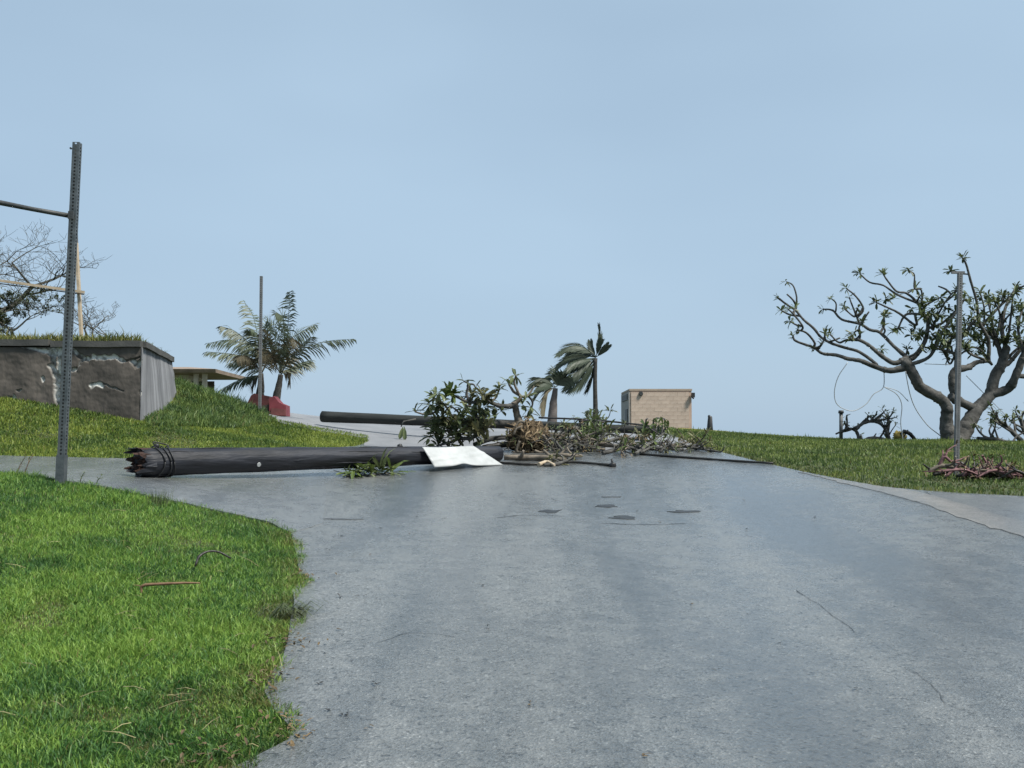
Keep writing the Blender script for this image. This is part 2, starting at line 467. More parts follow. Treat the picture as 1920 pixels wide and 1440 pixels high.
M['red_brown'] = mat('rusty red', (.085, .028, .026), (.17, .055, .05), 4, .75, .2, 20)
M['plaster'] = mat('tan plaster', (.39, .283, .22), (.46, .345, .27), 1.6, .85, .15, 30)
M['block'] = mat('painted block', (.37, .275, .215), (.52, .43, .35), 1.1, .85, .2, 30, rand=.07)
M['plaster_shade'] = mat('shaded side wall', (.27, .255, .235), (.33, .315, .295), 2, .85, .15, 30)  # plaster darkened and greyed, the left face's shade put into its colour
M['roof'] = mat('roof slab', (.30, .24, .185), (.38, .305, .24), 2, .85, .1, 20)
M['black'] = mat('black fitting', (.012, .013, .014), (.03, .03, .03), 5, .5)
M['house_roof'] = mat('weathered roof edge', (.17, .13, .10), (.28, .215, .165), 3, .8, .1, 20)
M['cream'] = mat('cream render', (.42, .37, .29), (.52, .47, .38), 3, .8)
M['yellow'] = mat('yellow plastic', (.33, .25, .05), (.45, .36, .10), 4, .5)
M['yellow_kerb'] = mat('worn yellow paint', (.50, .36, .06), (.58, .47, .16), 4, .7)
M['wire'] = mat('grey cable', (.26, .28, .29), (.36, .38, .39), 4, .5)
M['mauve'] = mat('purplish bark', (.10, .05, .055), (.22, .12, .12), 7, .85, .3, 20, rand=.2)
M['litter'] = mat('wet leaf litter', (.055, .038, .018), (.16, .11, .05), 9, .7, rand=.3)
M['black_stick'] = mat('wet black twig', (.010, .009, .008), (.03, .027, .022), 12, .45, .3, 30)
M['brown_stick'] = mat('brown stick', (.10, .055, .03), (.20, .12, .07), 12, .8, .3, 30)

# ------------------------------------------------------------------ ground and paving
def structure(name, me, m):
    me.materials.append(m)
    o = bpy.data.objects.new(name, me); C.objects.link(o)
    return tag(o, kind='structure')
def axis(lo, a, b, hi, step, grow=1.35):
    r = list(np.arange(a, b + 1e-6, step))
    s, x = step, b
    while x < hi:
        s *= grow; x += s; r.append(min(x, hi))
    s, x = step, a
    while x > lo:
        s *= grow; x -= s; r.insert(0, max(x, lo))
    return np.array(r)
xs = axis(-2600, -24, 24, 2600, .4); ys = axis(-400, 0, 46, 4000, .4)
X, Y = np.meshgrid(xs, ys)
Z = T(X, Y)
nx, ny = len(xs), len(ys)
me = bpy.data.meshes.new('ground')
V = np.stack([X, Y, Z], -1).reshape(-1, 3)
idx = np.arange(nx * ny).reshape(ny, nx)
Q = np.stack([idx[:-1, :-1], idx[:-1, 1:], idx[1:, 1:], idx[1:, :-1]], -1).reshape(-1, 4)
me.from_pydata(V.tolist(), [], Q.tolist())
me.polygons.foreach_set('use_smooth', [True] * len(me.polygons))
structure('ground', me, M['soil'])

def inside(poly, x, y):
    poly = np.asarray(poly); r = np.zeros(len(x), bool); j = len(poly) - 1
    for i in range(len(poly)):
        xi, yi = poly[i]; xj, yj = poly[j]
        c = ((yi > y) != (yj > y)) & (x < (xj - xi) * (y - yi) / (yj - yi + 1e-12) + xi)
        r ^= c; j = i
    return r
def densify(poly, step=.25, jit=0.0):
    r = []
    for i in range(len(poly)):
        a, b = np.array(poly[i]), np.array(poly[(i + 1) % len(poly)])
        n = max(1, int(np.linalg.norm(b - a) / step))
        for k in range(n):
            p = a + (b - a) * k / n
            if jit: p = p + rng.normal(0, jit, 2)
            r.append(p)
    return np.array(r)
def sheet(name, poly, lift, m, step=.35, jit=0.0, parent=None):
    P = densify(poly, step, jit)
    lo, hi = P.min(0), P.max(0)
    gx, gy = np.meshgrid(np.arange(lo[0], hi[0], step), np.arange(lo[1], hi[1], step))
    gx = gx.ravel(); gy = gy.ravel()
    k = inside(P, gx, gy)
    allp = [Vector(p) for p in P] + [Vector(p) for p in zip(gx[k], gy[k])]
    vv, _, ff, *_ = delaunay_2d_cdt(allp, [], [list(range(len(P)))], 1, 1e-5)
    va = np.array([(p.x, p.y) for p in vv])
    z = T(va[:, 0], va[:, 1]) + lift
    ff = [f if (va[f[1]][0] - va[f[0]][0]) * (va[f[2]][1] - va[f[0]][1]) - (va[f[1]][1] - va[f[0]][1]) * (va[f[2]][0] - va[f[0]][0]) > 0 else f[::-1] for f in ff]
    vl = [(a, b, c) for (a, b), c in zip(va, z)]
    zp = T(P[:, 0], P[:, 1]) + lift; b0 = len(vl); n_ = len(P)
    vl += [(p[0], p[1], q) for p, q in zip(P, zp)] + [(p[0], p[1], q - .02) for p, q in zip(P, zp)]
    ff = list(ff) + [(b0 + i, b0 + (i + 1) % n_, b0 + n_ + (i + 1) % n_, b0 + n_ + i) for i in range(n_)]
    me = bpy.data.meshes.new(name)
    me.from_pydata(vl, [], ff)
    me.polygons.foreach_set('use_smooth', [True] * len(me.polygons))
    me.materials.append(m)
    o = bpy.data.objects.new(name, me); C.objects.link(o)
    if parent: o.parent = parent
    else: tag(o, kind='structure')
    return o
def g2(*uv):
    return [tuple(gnd(u, v)[:2]) for u, v in uv]

near_edge = g2((380, 1470), (455, 1440), (540, 1396), (550, 1378), (515, 1340), (493, 1300), (506, 1272), (530, 1240), (540, 1205),
               (545, 1165), (552, 1135), (548, 1112), (562, 1092), (557, 1050), (546, 1003), (505, 983), (430, 966), (340, 946),
               (260, 930), (180, 914), (110, 904), (40, 894), (-60, 884), (-300, 868))
far_side = g2((-300, 845), (-60, 855), (60, 859), (150, 861), (240, 863), (360, 861), (480, 854), (600, 845), (676, 836))
slab_low = g2((690, 830), (690, 819), (640, 811), (590, 803), (540, 793), (500, 784))
right_edge = g2((1245, 813), (1275, 824), (1310, 837), (1360, 852), (1440, 872), (1500, 886), (1580, 902), (1650, 915), (1720, 922), (1800, 928),
                (1920, 934), (2100, 944), (2400, 960))
road_poly = ([(-1.9, 1.2)] + near_edge + far_side + slab_low + [(-7.2, 28.5), (-8.5, 36), (-3, 40), (4, 40), (4.3, 32)] + right_edge +
             [(13, 9), (9, 1.2)])
road = sheet('road', road_poly, .025, M['asphalt'], .35)
side_poly = near_edge[14:] + far_side[:-2] + g2((606, 888), (612, 930), (606, 985))
sheet('side_road', side_poly, .030, M['concrete_road'], .12, .008)
crest_poly = g2((684, 838), (760, 842), (900, 846), (1100, 848), (1240, 845), (1330, 846), (1305, 836), (1275, 825), (1247, 815)) + [(4.2, 32), (3.9, 39.5), (-3, 39.5), (-8.2, 35.5), (-7.0, 28.3)] + g2((497, 788), (540, 798), (590, 808), (640, 816), (684, 824), (684, 832))
sheet('crest_street', crest_poly, .030, M['crest'], .3, .012)
gutter_poly = g2((1500, 889), (1580, 904), (1645, 915), (1728, 927), (1780, 942), (1832, 958), (1880, 972), (1925, 984), (2060, 1025), (2600, 1185), (2600, 1222), (2060, 1055), (1918, 1013),
                 (1875, 999), (1832, 986), (1780, 967), (1728, 948), (1650, 926), (1580, 909))
sheet('gutter', gutter_poly, .031, M['gutter'], .12, .016)
drive_poly = g2((1735, 926), (1800, 931), (1920, 937), (2100, 947), (2300, 957), (2700, 975), (2700, 1222), (2600, 1197), (2060, 1038), (1925, 995), (1832, 968), (1780, 950))
sheet('driveway', drive_poly, .030, M['driveway'], .3)

# tar-filled potholes and cracks, parts of the road
def lens(u, v, du, dv, seed):
    r = []
    for i in range(14):
        a = 2 * math.pi * i / 14
        k = 1 + .9 * noise.noise(Vector((math.cos(a) * 1.7, math.sin(a) * 1.7, seed)))
        r.append((u + du * k * math.cos(a), v + .8 * dv * k * math.sin(a)))
    return g2(*r)
for i, (u, v, du, dv) in enumerate([(1034, 963, 22, 3.2), (1136, 953, 21, 2.8), (1170, 975, 26, 3.6), (1282, 963, 24, 3.0), (1150, 935, 17, 1.8), (640, 978, 34, 1.6)]):
    sheet('pothole' if i < 4 else 'tar_patch', lens(u, v, du, dv, i * 3.1), .0295, M['tar'] if i < 4 else M['tar_worn'], .12, parent=road)
def crack(uv, wpx, seed=0):
    P = spline([Vector((*p, 0)) for p in g2(*uv)], 8)
    mb = MB(); L_, R_ = [], []
    for i, p in enumerate(P):
        d = (P[min(i + 1, len(P) - 1)] - P[max(i - 1, 0)]).normalized()
        s = Vector((-d.y, d.x, 0)) * (wpx * (0.4 + .9 * abs(noise.noise(p * 3))) * (.15 if i in (0, len(P) - 1) else 1))
        j = Vector((noise.noise(p * 5 + Vector((seed, 0, 0))), noise.noise(p * 5 + Vector((0, seed, 0))), 0)) * .05
        for q, A in ((p + s + j, L_), (p - s + j, R_)):
            A.append(Vector((q.x, q.y, Tz(q.x, q.y) + .0292)))
    mb.quadstrip([[a, b] for a, b in zip(L_, R_)], False, False, False, True)
    mb.build('crack', M['tar'], road)
crack([(1490, 1112), (1540, 1147), (1570, 1165), (1610, 1195)], .0045, 3)
crack([(930, 975), (990, 970), (1060, 973)], .012, 5)
crack([(1120, 985), (1200, 988), (1290, 986)], .014, 9)
crack([(1690, 1255), (1740, 1290), (1775, 1330), (1830, 1352)], .003, 21)
crack([(700, 1215), (780, 1195), (860, 1205)], .004, 33)
crack([(1180, 1062), (1260, 1072), (1330, 1075)], .004, 12)

# ------------------------------------------------------------------ grass
def blades(name, poly, count, length, width, m, label, cat='grass', weight=None, edge_dry=None, parent=None, zfun=None, lean=.5):
    poly = np.asarray(poly); lo, hi = poly.min(0), poly.max(0)
    px, py = np.zeros(0), np.zeros(0)
    while len(px) < count:
        n = count * 2
        x = rng.uniform(lo[0], hi[0], n); y = rng.uniform(lo[1], hi[1], n)
        k = inside(poly, x, y)
        if weight is not None: k &= rng.random(n) < weight(x, y)
        px = np.concatenate([px, x[k]]); py = np.concatenate([py, y[k]])
    px, py = px[:count], py[:count]
    pz = (zfun or T)(px, py)
    # patchy growth
    g = .5 + .5 * np.sin(px * 2.1 + 1.3 * np.sin(py * 1.7)) * np.sin(py * 2.6 + 1.1 * np.sin(px * 2.3 + 1))
    pat = np.array([noise.noise(Vector((a_ * .9, b_ * .9, 3.3))) + .5 * noise.noise(Vector((a_ * 3.1, b_ * 3.1, 8.1))) for a_, b_ in zip(px, py)])
    bald = smooth(.34, .62, pat)
    Lh = (1 - .55 * bald) * (1 + .5 * smooth(.1, .6, -pat)) * length * (.55 + .55 * rng.random(count) + .35 * g) * np.where(rng.random(count) < .03, 1.7, 1)
    a = rng.uniform(0, 2 * np.pi, count)
    cl = np.sin(px * 3.1 + py * 1.7) * 1.5 + np.sin(px * 7.7 - py * 5.1)
    a2 = cl + rng.normal(0, 2.2, count)
    ln = np.abs(rng.normal(lean, .28, count)) * Lh
    dx, dy = np.cos(a2) * ln, np.sin(a2) * ln
    wx, wy = np.cos(a) * width / 2 * (.7 + .6 * rng.random(count)), np.sin(a) * width / 2
    up = np.sqrt(np.maximum(Lh ** 2 - ln ** 2 * .8, (Lh * .3) ** 2))
    b0 = np.stack([px - wx, py - wy, pz - .01], -1); b1 = np.stack([px + wx, py + wy, pz - .01], -1)
    m0 = np.stack([px - wx * .8 + dx * .35, py - wy * .8 + dy * .35, pz + up * .6], -1)
    m1 = np.stack([px + wx * .8 + dx * .35, py + wy * .8 + dy * .35, pz + up * .6], -1)
    tp = np.stack([px + dx, py + dy, pz + up * .95], -1)
    V = np.stack([b0, b1, m1, m0, tp], 1).reshape(-1, 3)
    i0 = np.arange(count) * 5
    loops = np.stack([i0, i0 + 1, i0 + 2, i0 + 3, i0 + 3, i0 + 2, i0 + 4], -1).ravel()
    starts = np.stack([np.arange(count) * 7, np.arange(count) * 7 + 4], -1).ravel()
    org = np.zeros(3) if parent is None else np.array(wloc(parent))
    me = bpy.data.meshes.new(name)
    me.vertices.add(len(V)); me.vertices.foreach_set('co', (V - org).ravel())
    me.loops.add(len(loops)); me.loops.foreach_set('vertex_index', loops.astype(np.int32))
    me.polygons.add(len(starts)); me.polygons.foreach_set('loop_start', starts.astype(np.int32))
    me.update(calc_edges=True)
    t = me.attributes.new('tint', 'FLOAT', 'POINT'); t.data.foreach_set('value', np.repeat(rng.random(count), 5).astype(np.float32))
    d = np.where(rng.random(count) < .05, rng.random(count), 0)
    d = np.maximum(d, bald * (rng.random(count) < .5) * rng.random(count))
    if edge_dry is not None: d = np.maximum(d, edge_dry(px, py) * (rng.random(count) < .6))
    t = me.attributes.new('dry', 'FLOAT', 'POINT'); t.data.foreach_set('value', np.repeat(d, 5).astype(np.float32))
    me.materials.append(m)
    o = bpy.data.objects.new(name, me); C.objects.link(o)
    if parent: o.parent = parent; tag(o, kind='stuff')
    else: tag(o, label, cat, kind='stuff')
    return o
def dist_poly(line, x, y):
    d = np.full(len(x), 1e9)
    for (ax, ay), (bx, by) in zip(line[:-1], line[1:]):
        vx, vy = bx - ax, by - ay
        t = np.clip(((x - ax) * vx + (y - ay) * vy) / (vx * vx + vy * vy + 1e-9), 0, 1)
        d = np.minimum(d, np.hypot(x - ax - t * vx, y - ay - t * vy))
    return d
near_rag = []
for a_, b_ in zip(near_edge[:-1], near_edge[1:]):
    e_ = np.array(b_) - np.array(a_); l_ = np.linalg.norm(e_); o_ = np.array([e_[1], -e_[0]]) / l_
    for k in range(max(1, int(l_ / .04))):
        p = np.array(a_) + e_ * k * .04 / l_
        near_rag.append(tuple(p + o_ * (.045 + .12 * noise.noise(Vector((p[0] * 2.6, p[1] * 2.6, 0))) + .10 * noise.noise(Vector((p[0] * 10, p[1] * 10, 4))))))
near_poly = near_rag + [(-11, 13.5), (-8.5, 11), (-5.5, 5.5), (-3.6, 3.6)]
def near_w(x, y):
    return np.clip((6.2 / np.maximum(y, 1)) ** 1.5, .25, 1)
def near_dry(x, y):
    d = dist_poly(near_edge[:17], x, y)
    return np.clip(1 - d / .35, 0, 1) * (.5 + .5 * np.sin(y * 4.3 + np.sin(y * 9)))
blades('lawn_grass', near_poly, 360000, .058, .0068, M['grass_near'], 'bright green rain-wet grass in the foreground left of the road', weight=near_w, edge_dry=near_dry, lean=.8)

left_poly = far_side + slab_low + g2((487, 777)) + [tuple(pix(430, 755, 25.5)[:2]), tuple(pix(345, 720, 25)[:2]), (-7.3, 22.6), (-6.98, 20), (-16, 20.1), (-16, 17)]
blades('lawn_grass', left_poly, 120000, .060, .015, M['grass_mid'], 'mown yellow-green grass between the concrete side road and the cracked wall')
bank_poly = [tuple(pix(282, 800, 19.6)[:2]), tuple(pix(420, 812, 21)[:2]), tuple(pix(520, 800, 23.3)[:2]), tuple(pix(478, 775, 24.8)[:2]), tuple(pix(440, 757, 26)[:2]),
             tuple(pix(345, 715, 27)[:2]), (-9, 27), (-8.2, 25), (-7.1, 22.6), (-6.95, 20.2)]
blades('rank_grass', bank_poly, 22000, .14, .020, M['grass_tall'], 'tall dark green grass on the bank right of the cracked wall', lean=.6)
right_poly = right_edge + [(20, 14), (20, 30), (9, 32), (4.6, 31)]
blades('lawn_grass', right_poly, 160000, .055, .016, M['grass_right'], 'dull green grass verge under the frangipani tree on the right', edge_dry=lambda x, y: np.clip(1 - dist_poly(right_edge, x, y) / .4, 0, 1) * .6)

# ------------------------------------------------------------------ steel posts
def perforated(name, A, B, wd, pitch, hole, m, parent):
    A, B = Vector(A), Vector(B); d = (B - A); Ln = d.length; d.normalize()
    ux = (Vector((1, 0, 0)) - d * d.x).normalized(); uy = d.cross(ux)
    mb = MB(); n = int(Ln / pitch); h = wd / 2; k = hole / 2
    for nx_, tx in ((uy * -1, ux), (ux, uy), (uy, ux * -1), (ux * -1, uy * -1)):
        for i in range(n):
            o0 = A + d * (i * Ln / n) + nx_ * h; st = Ln / n
            P = lambda a, b: o0 + tx * a + d * (b * st)
            lo, hi = .5 - k / st, .5 + k / st
            b = len(mb.v)
            mb.v.extend([P(-h, 0), P(h, 0), P(h, 1), P(-h, 1), P(-k, lo), P(k, lo), P(k, hi), P(-k, hi)])
            for q in ((0, 1, 5, 4), (1, 2, 6, 5), (2, 3, 7, 6), (3, 0, 4, 7)):
                mb.f.append(tuple(b + t for t in q)); mb.sm.append(False)
    return mb.build(name, m, parent)
PY = 12.0
base = on(114, 905, PY)
top = pix(145, 268, PY + .1)
sp = thing('sign_post', 'tall leaning perforated steel post with a dark side arm, in the near grass', 'sign post', base)
perforated('post', base + (top - base) * .07, top, .080, .040, .022, M['galv'], sp)
mb = MB(); ax = (top - base).normalized()
ux = (Vector((1, 0, 0)) - ax * ax.x).normalized(); Mx = Matrix((ux, ax.cross(ux), ax)).transposed()
mb.box(base + ax * .12, .094, .094, .40, Mx); mb.build('anchor_sleeve', M['galv'], sp)
a0 = pix(133, 405, PY + .03); a1 = pix(60, 392, PY - .05); a2 = pix(0, 380, PY - .1); a3 = pix(-190, 350, PY - .3)
mb = MB(); mb.tube([a0, a1, a2, a3], [.028, .026, .03, .03], 8); mb.build('side_arm', M['dark_metal'], sp)
mb = MB(); mb.box(a0 + Vector((.02, -.05, 0)), .06, .02, .09, Mx); mb.build('clamp', M['dark_metal'], sp)
for f in (.6, .98):
    mb = MB(); mb.tube([base + (top - base) * f + Vector((-.05, -.043, 0)), base + (top - base) * f + Vector((-.05, -.062, 0))], .012, 8); mb.build('bolt', M['dark_metal'], sp)

b = on(1793, 893, 15.6); t = pix(1800, 512, 15.7)
rp = thing('steel_post', 'weathered grey steel post in front of the frangipani tree, debris at its foot', 'post', b)
perforated('post', b, t, .062, .036, .014, M['grey_metal'], rp)
mb = MB(); tt = pix(1800, 511, 15.7); mb.box(tt + Vector((-.03, 0, 0)), .19, .04, .035); mb.build('top_bracket', M['grey_metal'], rp)
b = on(487, 776, 24.0); t = pix(490, 518, 24.1)
lp = thing('steel_post', 'thin dark steel post standing in front of the left palms', 'post', b)
perforated('post', b, t, .060, .05, .016, M['grey_metal'], lp)
mb = MB(); mb.tube([t - (t - b) * .36, t], [.034, .034], 4); mb.build('upper_sleeve', M['dark_metal'], lp)
b = on(1577, 828, 25.5); t = pix(1577, 775, 25.5)
st = thing('steel_post', 'short grey stub post on the lawn left of the fallen dark branches', 'post', b)
mb = MB(); mb.tube([b, t], [.045, .045], 8); mb.build('post', M['grey_metal'], st)
mb = MB(); mb.tube([t, t + Vector((0, 0, .07))], [.07, .06], 8); mb.build('cap', M['dark_metal'], st)

# ------------------------------------------------------------------ cracked retaining wall
WY, WTOP = 20.0, pix(265, 641, 20.0).z
wx1 = pix(266, 641, WY).x
wx0 = -16.0
wall = thing('retaining_wall', 'cracked and spalled grey concrete retaining wall with grass on top', 'wall', (wx1, WY, 1.9))
cracks = [  # pixel polylines on the front face, half width px, depth m, pale share
    ([(30, 647), (55, 652), (70, 657), (88, 660), (96, 668)], 5, .05, 1.1),
    ([(92, 636), (96, 660), (95, 690), (103, 705), (104, 730), (110, 760), (109, 790)], 10, .10, .95),
    ([(108, 640), (110, 660), (107, 690), (112, 710)], 7, .06, 1.0),
    ([(132, 652), (142, 665), (152, 670), (140, 690), (132, 694)], 5, .05, .9),
    ([(150, 672), (168, 671), (185, 669), (200, 671), (214, 669), (226, 676)], 6.5, .045, 1.3),
    ([(226, 676), (245, 673), (258, 668)], 2.5, .05, .2),
    ([(246, 676), (254, 684), (262, 676)], 8, .06, 1.0),
    ([(170, 722), (181, 720), (190, 724)], 7, .03, 1.1),
    ([(190, 718), (205, 726), (230, 733)], 2, .03, .3),
    ([(264, 735), (268, 744)], 5, .06, .7),
    ([(12, 752), (26, 747)], 7, .04, 1.3),
    ([(78, 708), (80, 713)], 5, .03, 1.3),
    ([(30, 732), (38, 731)], 3, .03, .5),
]
def seg_d(px_, py_, pl):
    return dist_poly(pl, px_, py_)
gx = np.concatenate([np.linspace(wx0, -10.2, 40), np.linspace(-10.18, wx1, 360)])
nxw, nzw = len(gx), 120
_ = 0; gt = np.linspace(0, 1, nzw)
GX, GT = np.meshgrid(gx, gt)
zb = T(gx, np.full(nxw, WY)) - .25
GZ = zb[None, :] + (WTOP - .10 - zb[None, :]) * GT
kk = F / WY
GU = 960 + GX * kk; GV = VH - (GZ - HC) * kk
warp = np.array([[noise.noise(Vector((a * 4, c * 4, 1.7))) for a, c in zip(ra, rc)] for ra, rc in zip(GX, GZ)])
warp2 = np.array([[noise.noise(Vector((a * 13, c * 13, 5.2))) for a, c in zip(ra, rc)] for ra, rc in zip(GX, GZ)])
dep = .018 * warp + .006 * warp2
pale = np.zeros_like(GX)
for pl, hw, dp, pa in cracks:
    d = seg_d((GU + warp * 3 + warp2 * 2.5).ravel(), (GV + warp2 * 3.5 + warp * 2).ravel(), pl).reshape(GX.shape)
    hw_ = hw * (.42 + .5 * np.abs(warp) + .35 * np.abs(warp2))
    k = np.clip((1.25 - d / hw_) * 2, 0, 1)
    dep = dep - dp * k * (1 + .5 * warp2)
    pale = np.maximum(pale, k * pa * np.clip(.75 + 1.2 * warp2 + .6 * warp, 0, 1.2))
mb = MB()
Vv = [Vector((x, WY - q, z)) for x, q, z in zip(GX.ravel(), dep.ravel(), GZ.ravel())]
mb.v = Vv
ii = np.arange(nxw * nzw).reshape(nzw, nxw)
mb.f = [tuple(q) for q in np.stack([ii[:-1, :-1], ii[:-1, 1:], ii[1:, 1:], ii[1:, :-1]], -1).reshape(-1, 4).tolist()]
mb.sm = [True] * len(mb.f)
# front face material: base concrete, pale broken concrete where the face has come off
wm = M['wall'].copy(); wm.name = 'cracked concrete face'
N, L = wm.node_tree.nodes, wm.node_tree.links
pb = N['Principled BSDF']; src = pb.inputs['Base Color'].links[0].from_socket
at = N.new('ShaderNodeAttribute'); at.attribute_name = 'spall'
mi = N.new('ShaderNodeMix'); mi.data_type = 'RGBA'
L.new(at.outputs['Fac'], mi.inputs['Factor']); L.new(src, mi.inputs['A']); mi.inputs['B'].default_value = (.52, .53, .50, 1)
L.new(mi.outputs['Result'], pb.inputs['Base Color'])
fo = mb.build('front_face', wm, wall)
a_ = fo.data.attributes.new('spall', 'FLOAT', 'POINT'); a_.data.foreach_set('value', np.clip(pale, 0, 1).ravel().astype(np.float32))
# side face, battered, running back from the corner
YB = 23.2
rows = []
for i in range(25):
    s_ = i / 24; y = WY + (YB - WY) * s_
    x_top = wx1 + (-7.42 - wx1) * s_
    zb_ = Tz(x_top, y) - .3
    row = []
    for j in range(15):
        q = j / 14
        bat = .16 * (1 - q) * smooth(0, .35, np.array(s_))
        row.append(Vector((x_top + float(bat) + .015 * noise.noise(Vector((y * 3, q * 5, 0))) + .002, y + (0 if s_ else -.012), zb_ + (WTOP - .10 - zb_) * q)))
    rows.append(row)
mb = MB(); mb.quadstrip(rows, False, False, False, True); mb.build('side_face', M['wall_side'], wall)
# back and soil fill
mb = MB()
mb.poly([(wx0, 33, WTOP - .04), (wx0, WY + .1, WTOP - .04), (wx1 - .1, WY + .1, WTOP - .04), (-7.5, YB, WTOP - .04), (-11.5, 30, WTOP - .06), (-13, 33, WTOP - .14)][::-1])
mb.poly([(-7.42, YB, WTOP - .06), (-11.5, 30, WTOP - .06), (-11.5, 30, 1.5), (-7.3, YB, 1.5)])
mb.poly([(wx0, WY, WTOP - .05), (wx0, 33, WTOP - .05), (wx0, 33, 1.2), (wx0, WY, 1.2)])
mb.build('soil_fill', M['soil'], wall)
# coping: the front slab is broken in two at the wide crack, then the side slab
def coping(pts, wid, th, nrm):
    mb = MB(); rings = []
    for p in pts:
        p = Vector(p); n_ = Vector(nrm) * wid
        j = .012 * noise.noise(p * 2.3)
        rings.append([p + n_ * .18 + Vector((0, 0, j)), p + n_ * .18 + Vector((0, 0, th + j)), p - n_ * .82 + Vector((0, 0, th + j)), p - n_ * .82 + Vector((0, 0, j))])
    mb.quadstrip(rings, True, True, True, False)
    return mb.build('coping', M['coping'], wall)
xc = pix(93, 636, WY).x
coping([(x, WY, WTOP - .098 + .02) for x in np.linspace(wx0, xc, 30)], .32, .12, (0, -1, 0))
coping([(x, WY, WTOP - .098) for x in np.linspace(xc + .04, wx1 - .01, 16)], .32, .115, (0, -1, 0))
coping([(wx1 + .0 + (-7.42 - wx1) * s_, WY + .10 + (YB - WY - .1) * s_, WTOP - .096 - .03 * s_) for s_ in np.linspace(0, 1, 14)], .30, .11, (1, 0, 0))
tp = [(wx0, 20.02), (wx1 - .10, 20.02), (-7.6, 23.2), (-11.3, 29.8), (wx0, 30)]
blades('top_grass', tp, 22000, .17, .020, M['grass_dry'], None, parent=wall, zfun=lambda x, y: np.full(len(x), WTOP + .0),
       weight=lambda x, y: np.clip(.25 + 1.2 * (y < 21.3) , 0, 1))

# ------------------------------------------------------------------ broken timber frame on the wall top
fb = pix(156, 618, 21.6); fb.z = WTOP - .04
fr = thing('timber_frame', 'pale broken timber frame standing on the cracked wall behind the sign post', 'frame', fb)
mb = MB(); t = pix(144, 430, 21.6); d = (t - fb).normalized()
def beam(a, b, sx, sy):
    a, b = Vector(a), Vector(b); d = (b - a); ln = d.length; d.normalize()
    u = (Vector((0, 1, 0)) - d * d.y).normalized(); v = d.cross(u)
    m_ = MB(); m_.box((a + b) / 2, sx, sy, ln, Matrix((v, u, d)).transposed()); return m_
beam(fb - Vector((0, 0, .1)), pix(143, 455, 21.6), .05, .09).build('upright', M['tan_wood'], fr)
beam(pix(150, 612, 21.72), pix(143, 425, 21.72), .035, .05).build('upright', M['dark_brown'], fr)  # shaded side of the upright, painted as a separate dark beam
beam(pix(158, 548, 21.5), pix(-60, 518, 21.3), .05, .07).build('rail', M['tan_wood'], fr)
beam(pix(158, 552, 21.56), pix(-60, 524, 21.36), .02, .02).build('rail', M['dark_brown'], fr)  # thin dark strip along the rail's lower edge
beam(pix(-60, 612, 21.3), pix(-60, 440, 21.3), .05, .09).build('upright', M['tan_wood'], fr)

# ------------------------------------------------------------------ bare storm-stripped trees on the left
def bare_tree(base, label, hgt, spread, seed, levels=7, leafn=0, lean=(0, 0)):
    rnd = random.Random(seed)
    root = thing('bare_tree', label, 'tree', base)
    trunk, limb, twig, lf = MB(), MB(), MB(), MB()
    def grow(p, d, ln, r, lev):
        n = 4; pts = [p]; q = p.copy(); dd = d.copy()
        for i in range(n):
            dd = (dd + Vector((rnd.gauss(0, .16), rnd.gauss(0, .16), rnd.gauss(.03, .12)))).normalized()
            q = q + dd * ln / n; pts.append(q.copy())
        r1 = r * .62
        tgt = trunk if lev == 0 else limb if lev <= 2 else twig
        tgt.tube(pts, lerps([r, r1], len(pts)), 7 if lev < 2 else 4 if lev < 4 else 3, cap=False)
        if lev >= levels:
            for i in range(leafn):
                lf.leaf(rnd.choice(pts), Vector((rnd.gauss(0, 1), rnd.gauss(0, 1), rnd.gauss(.2, .6))), Vector((0, 0, 1)), .07, .03)
            return
        k = 3 if lev < levels - 1 else rnd.choice((2, 3))
        for j in range(k + (1 if lev == 0 else 0)):
            s_ = pts[-1] if j == 0 else pts[rnd.randint(2, n)]
            az = rnd.uniform(0, 6.28)
            o_ = Vector((math.cos(az), math.sin(az), rnd.uniform(-.25, .45)))
            nd = (dd * .75 + o_ * spread).normalized()
            grow(s_, nd, ln * rnd.uniform(.62, .86), max(r1 * rnd.uniform(.7, .95), .0045), lev + 1)
    grow(Vector(base), Vector((lean[0], lean[1], 1)).normalized(), hgt, hgt * .085, 0)
    trunk.build('trunk', M['bark_bare'], root); limb.build('limbs', M['bark_bare'], root)
    tw = twig.build('twigs', M['bark_bare'], root); tag(tw, kind='stuff')
    if leafn: tag(lf.build('leaves', M['leaf'], root), kind='stuff')
    return root
b = pix(-70, 610, 25); b.z = WTOP - .06
bare_tree(b, 'large bare storm-stripped tree at the left edge behind the timber frame', 1.5, .9, 4, 6, lean=(.5, 0))
b = pix(35, 610, 23.5); b.z = WTOP - .06
bare_tree(b, 'dense dark twiggy bush on the wall behind the timber rail', .66, 1.0, 11, 6, 5, lean=(0, 0))
b = pix(150, 610, 25.5); b.z = WTOP - .06
bare_tree(b, 'small bare sapling right of the timber frame upright', .62, .9, 23, 5, lean=(.35, 0))

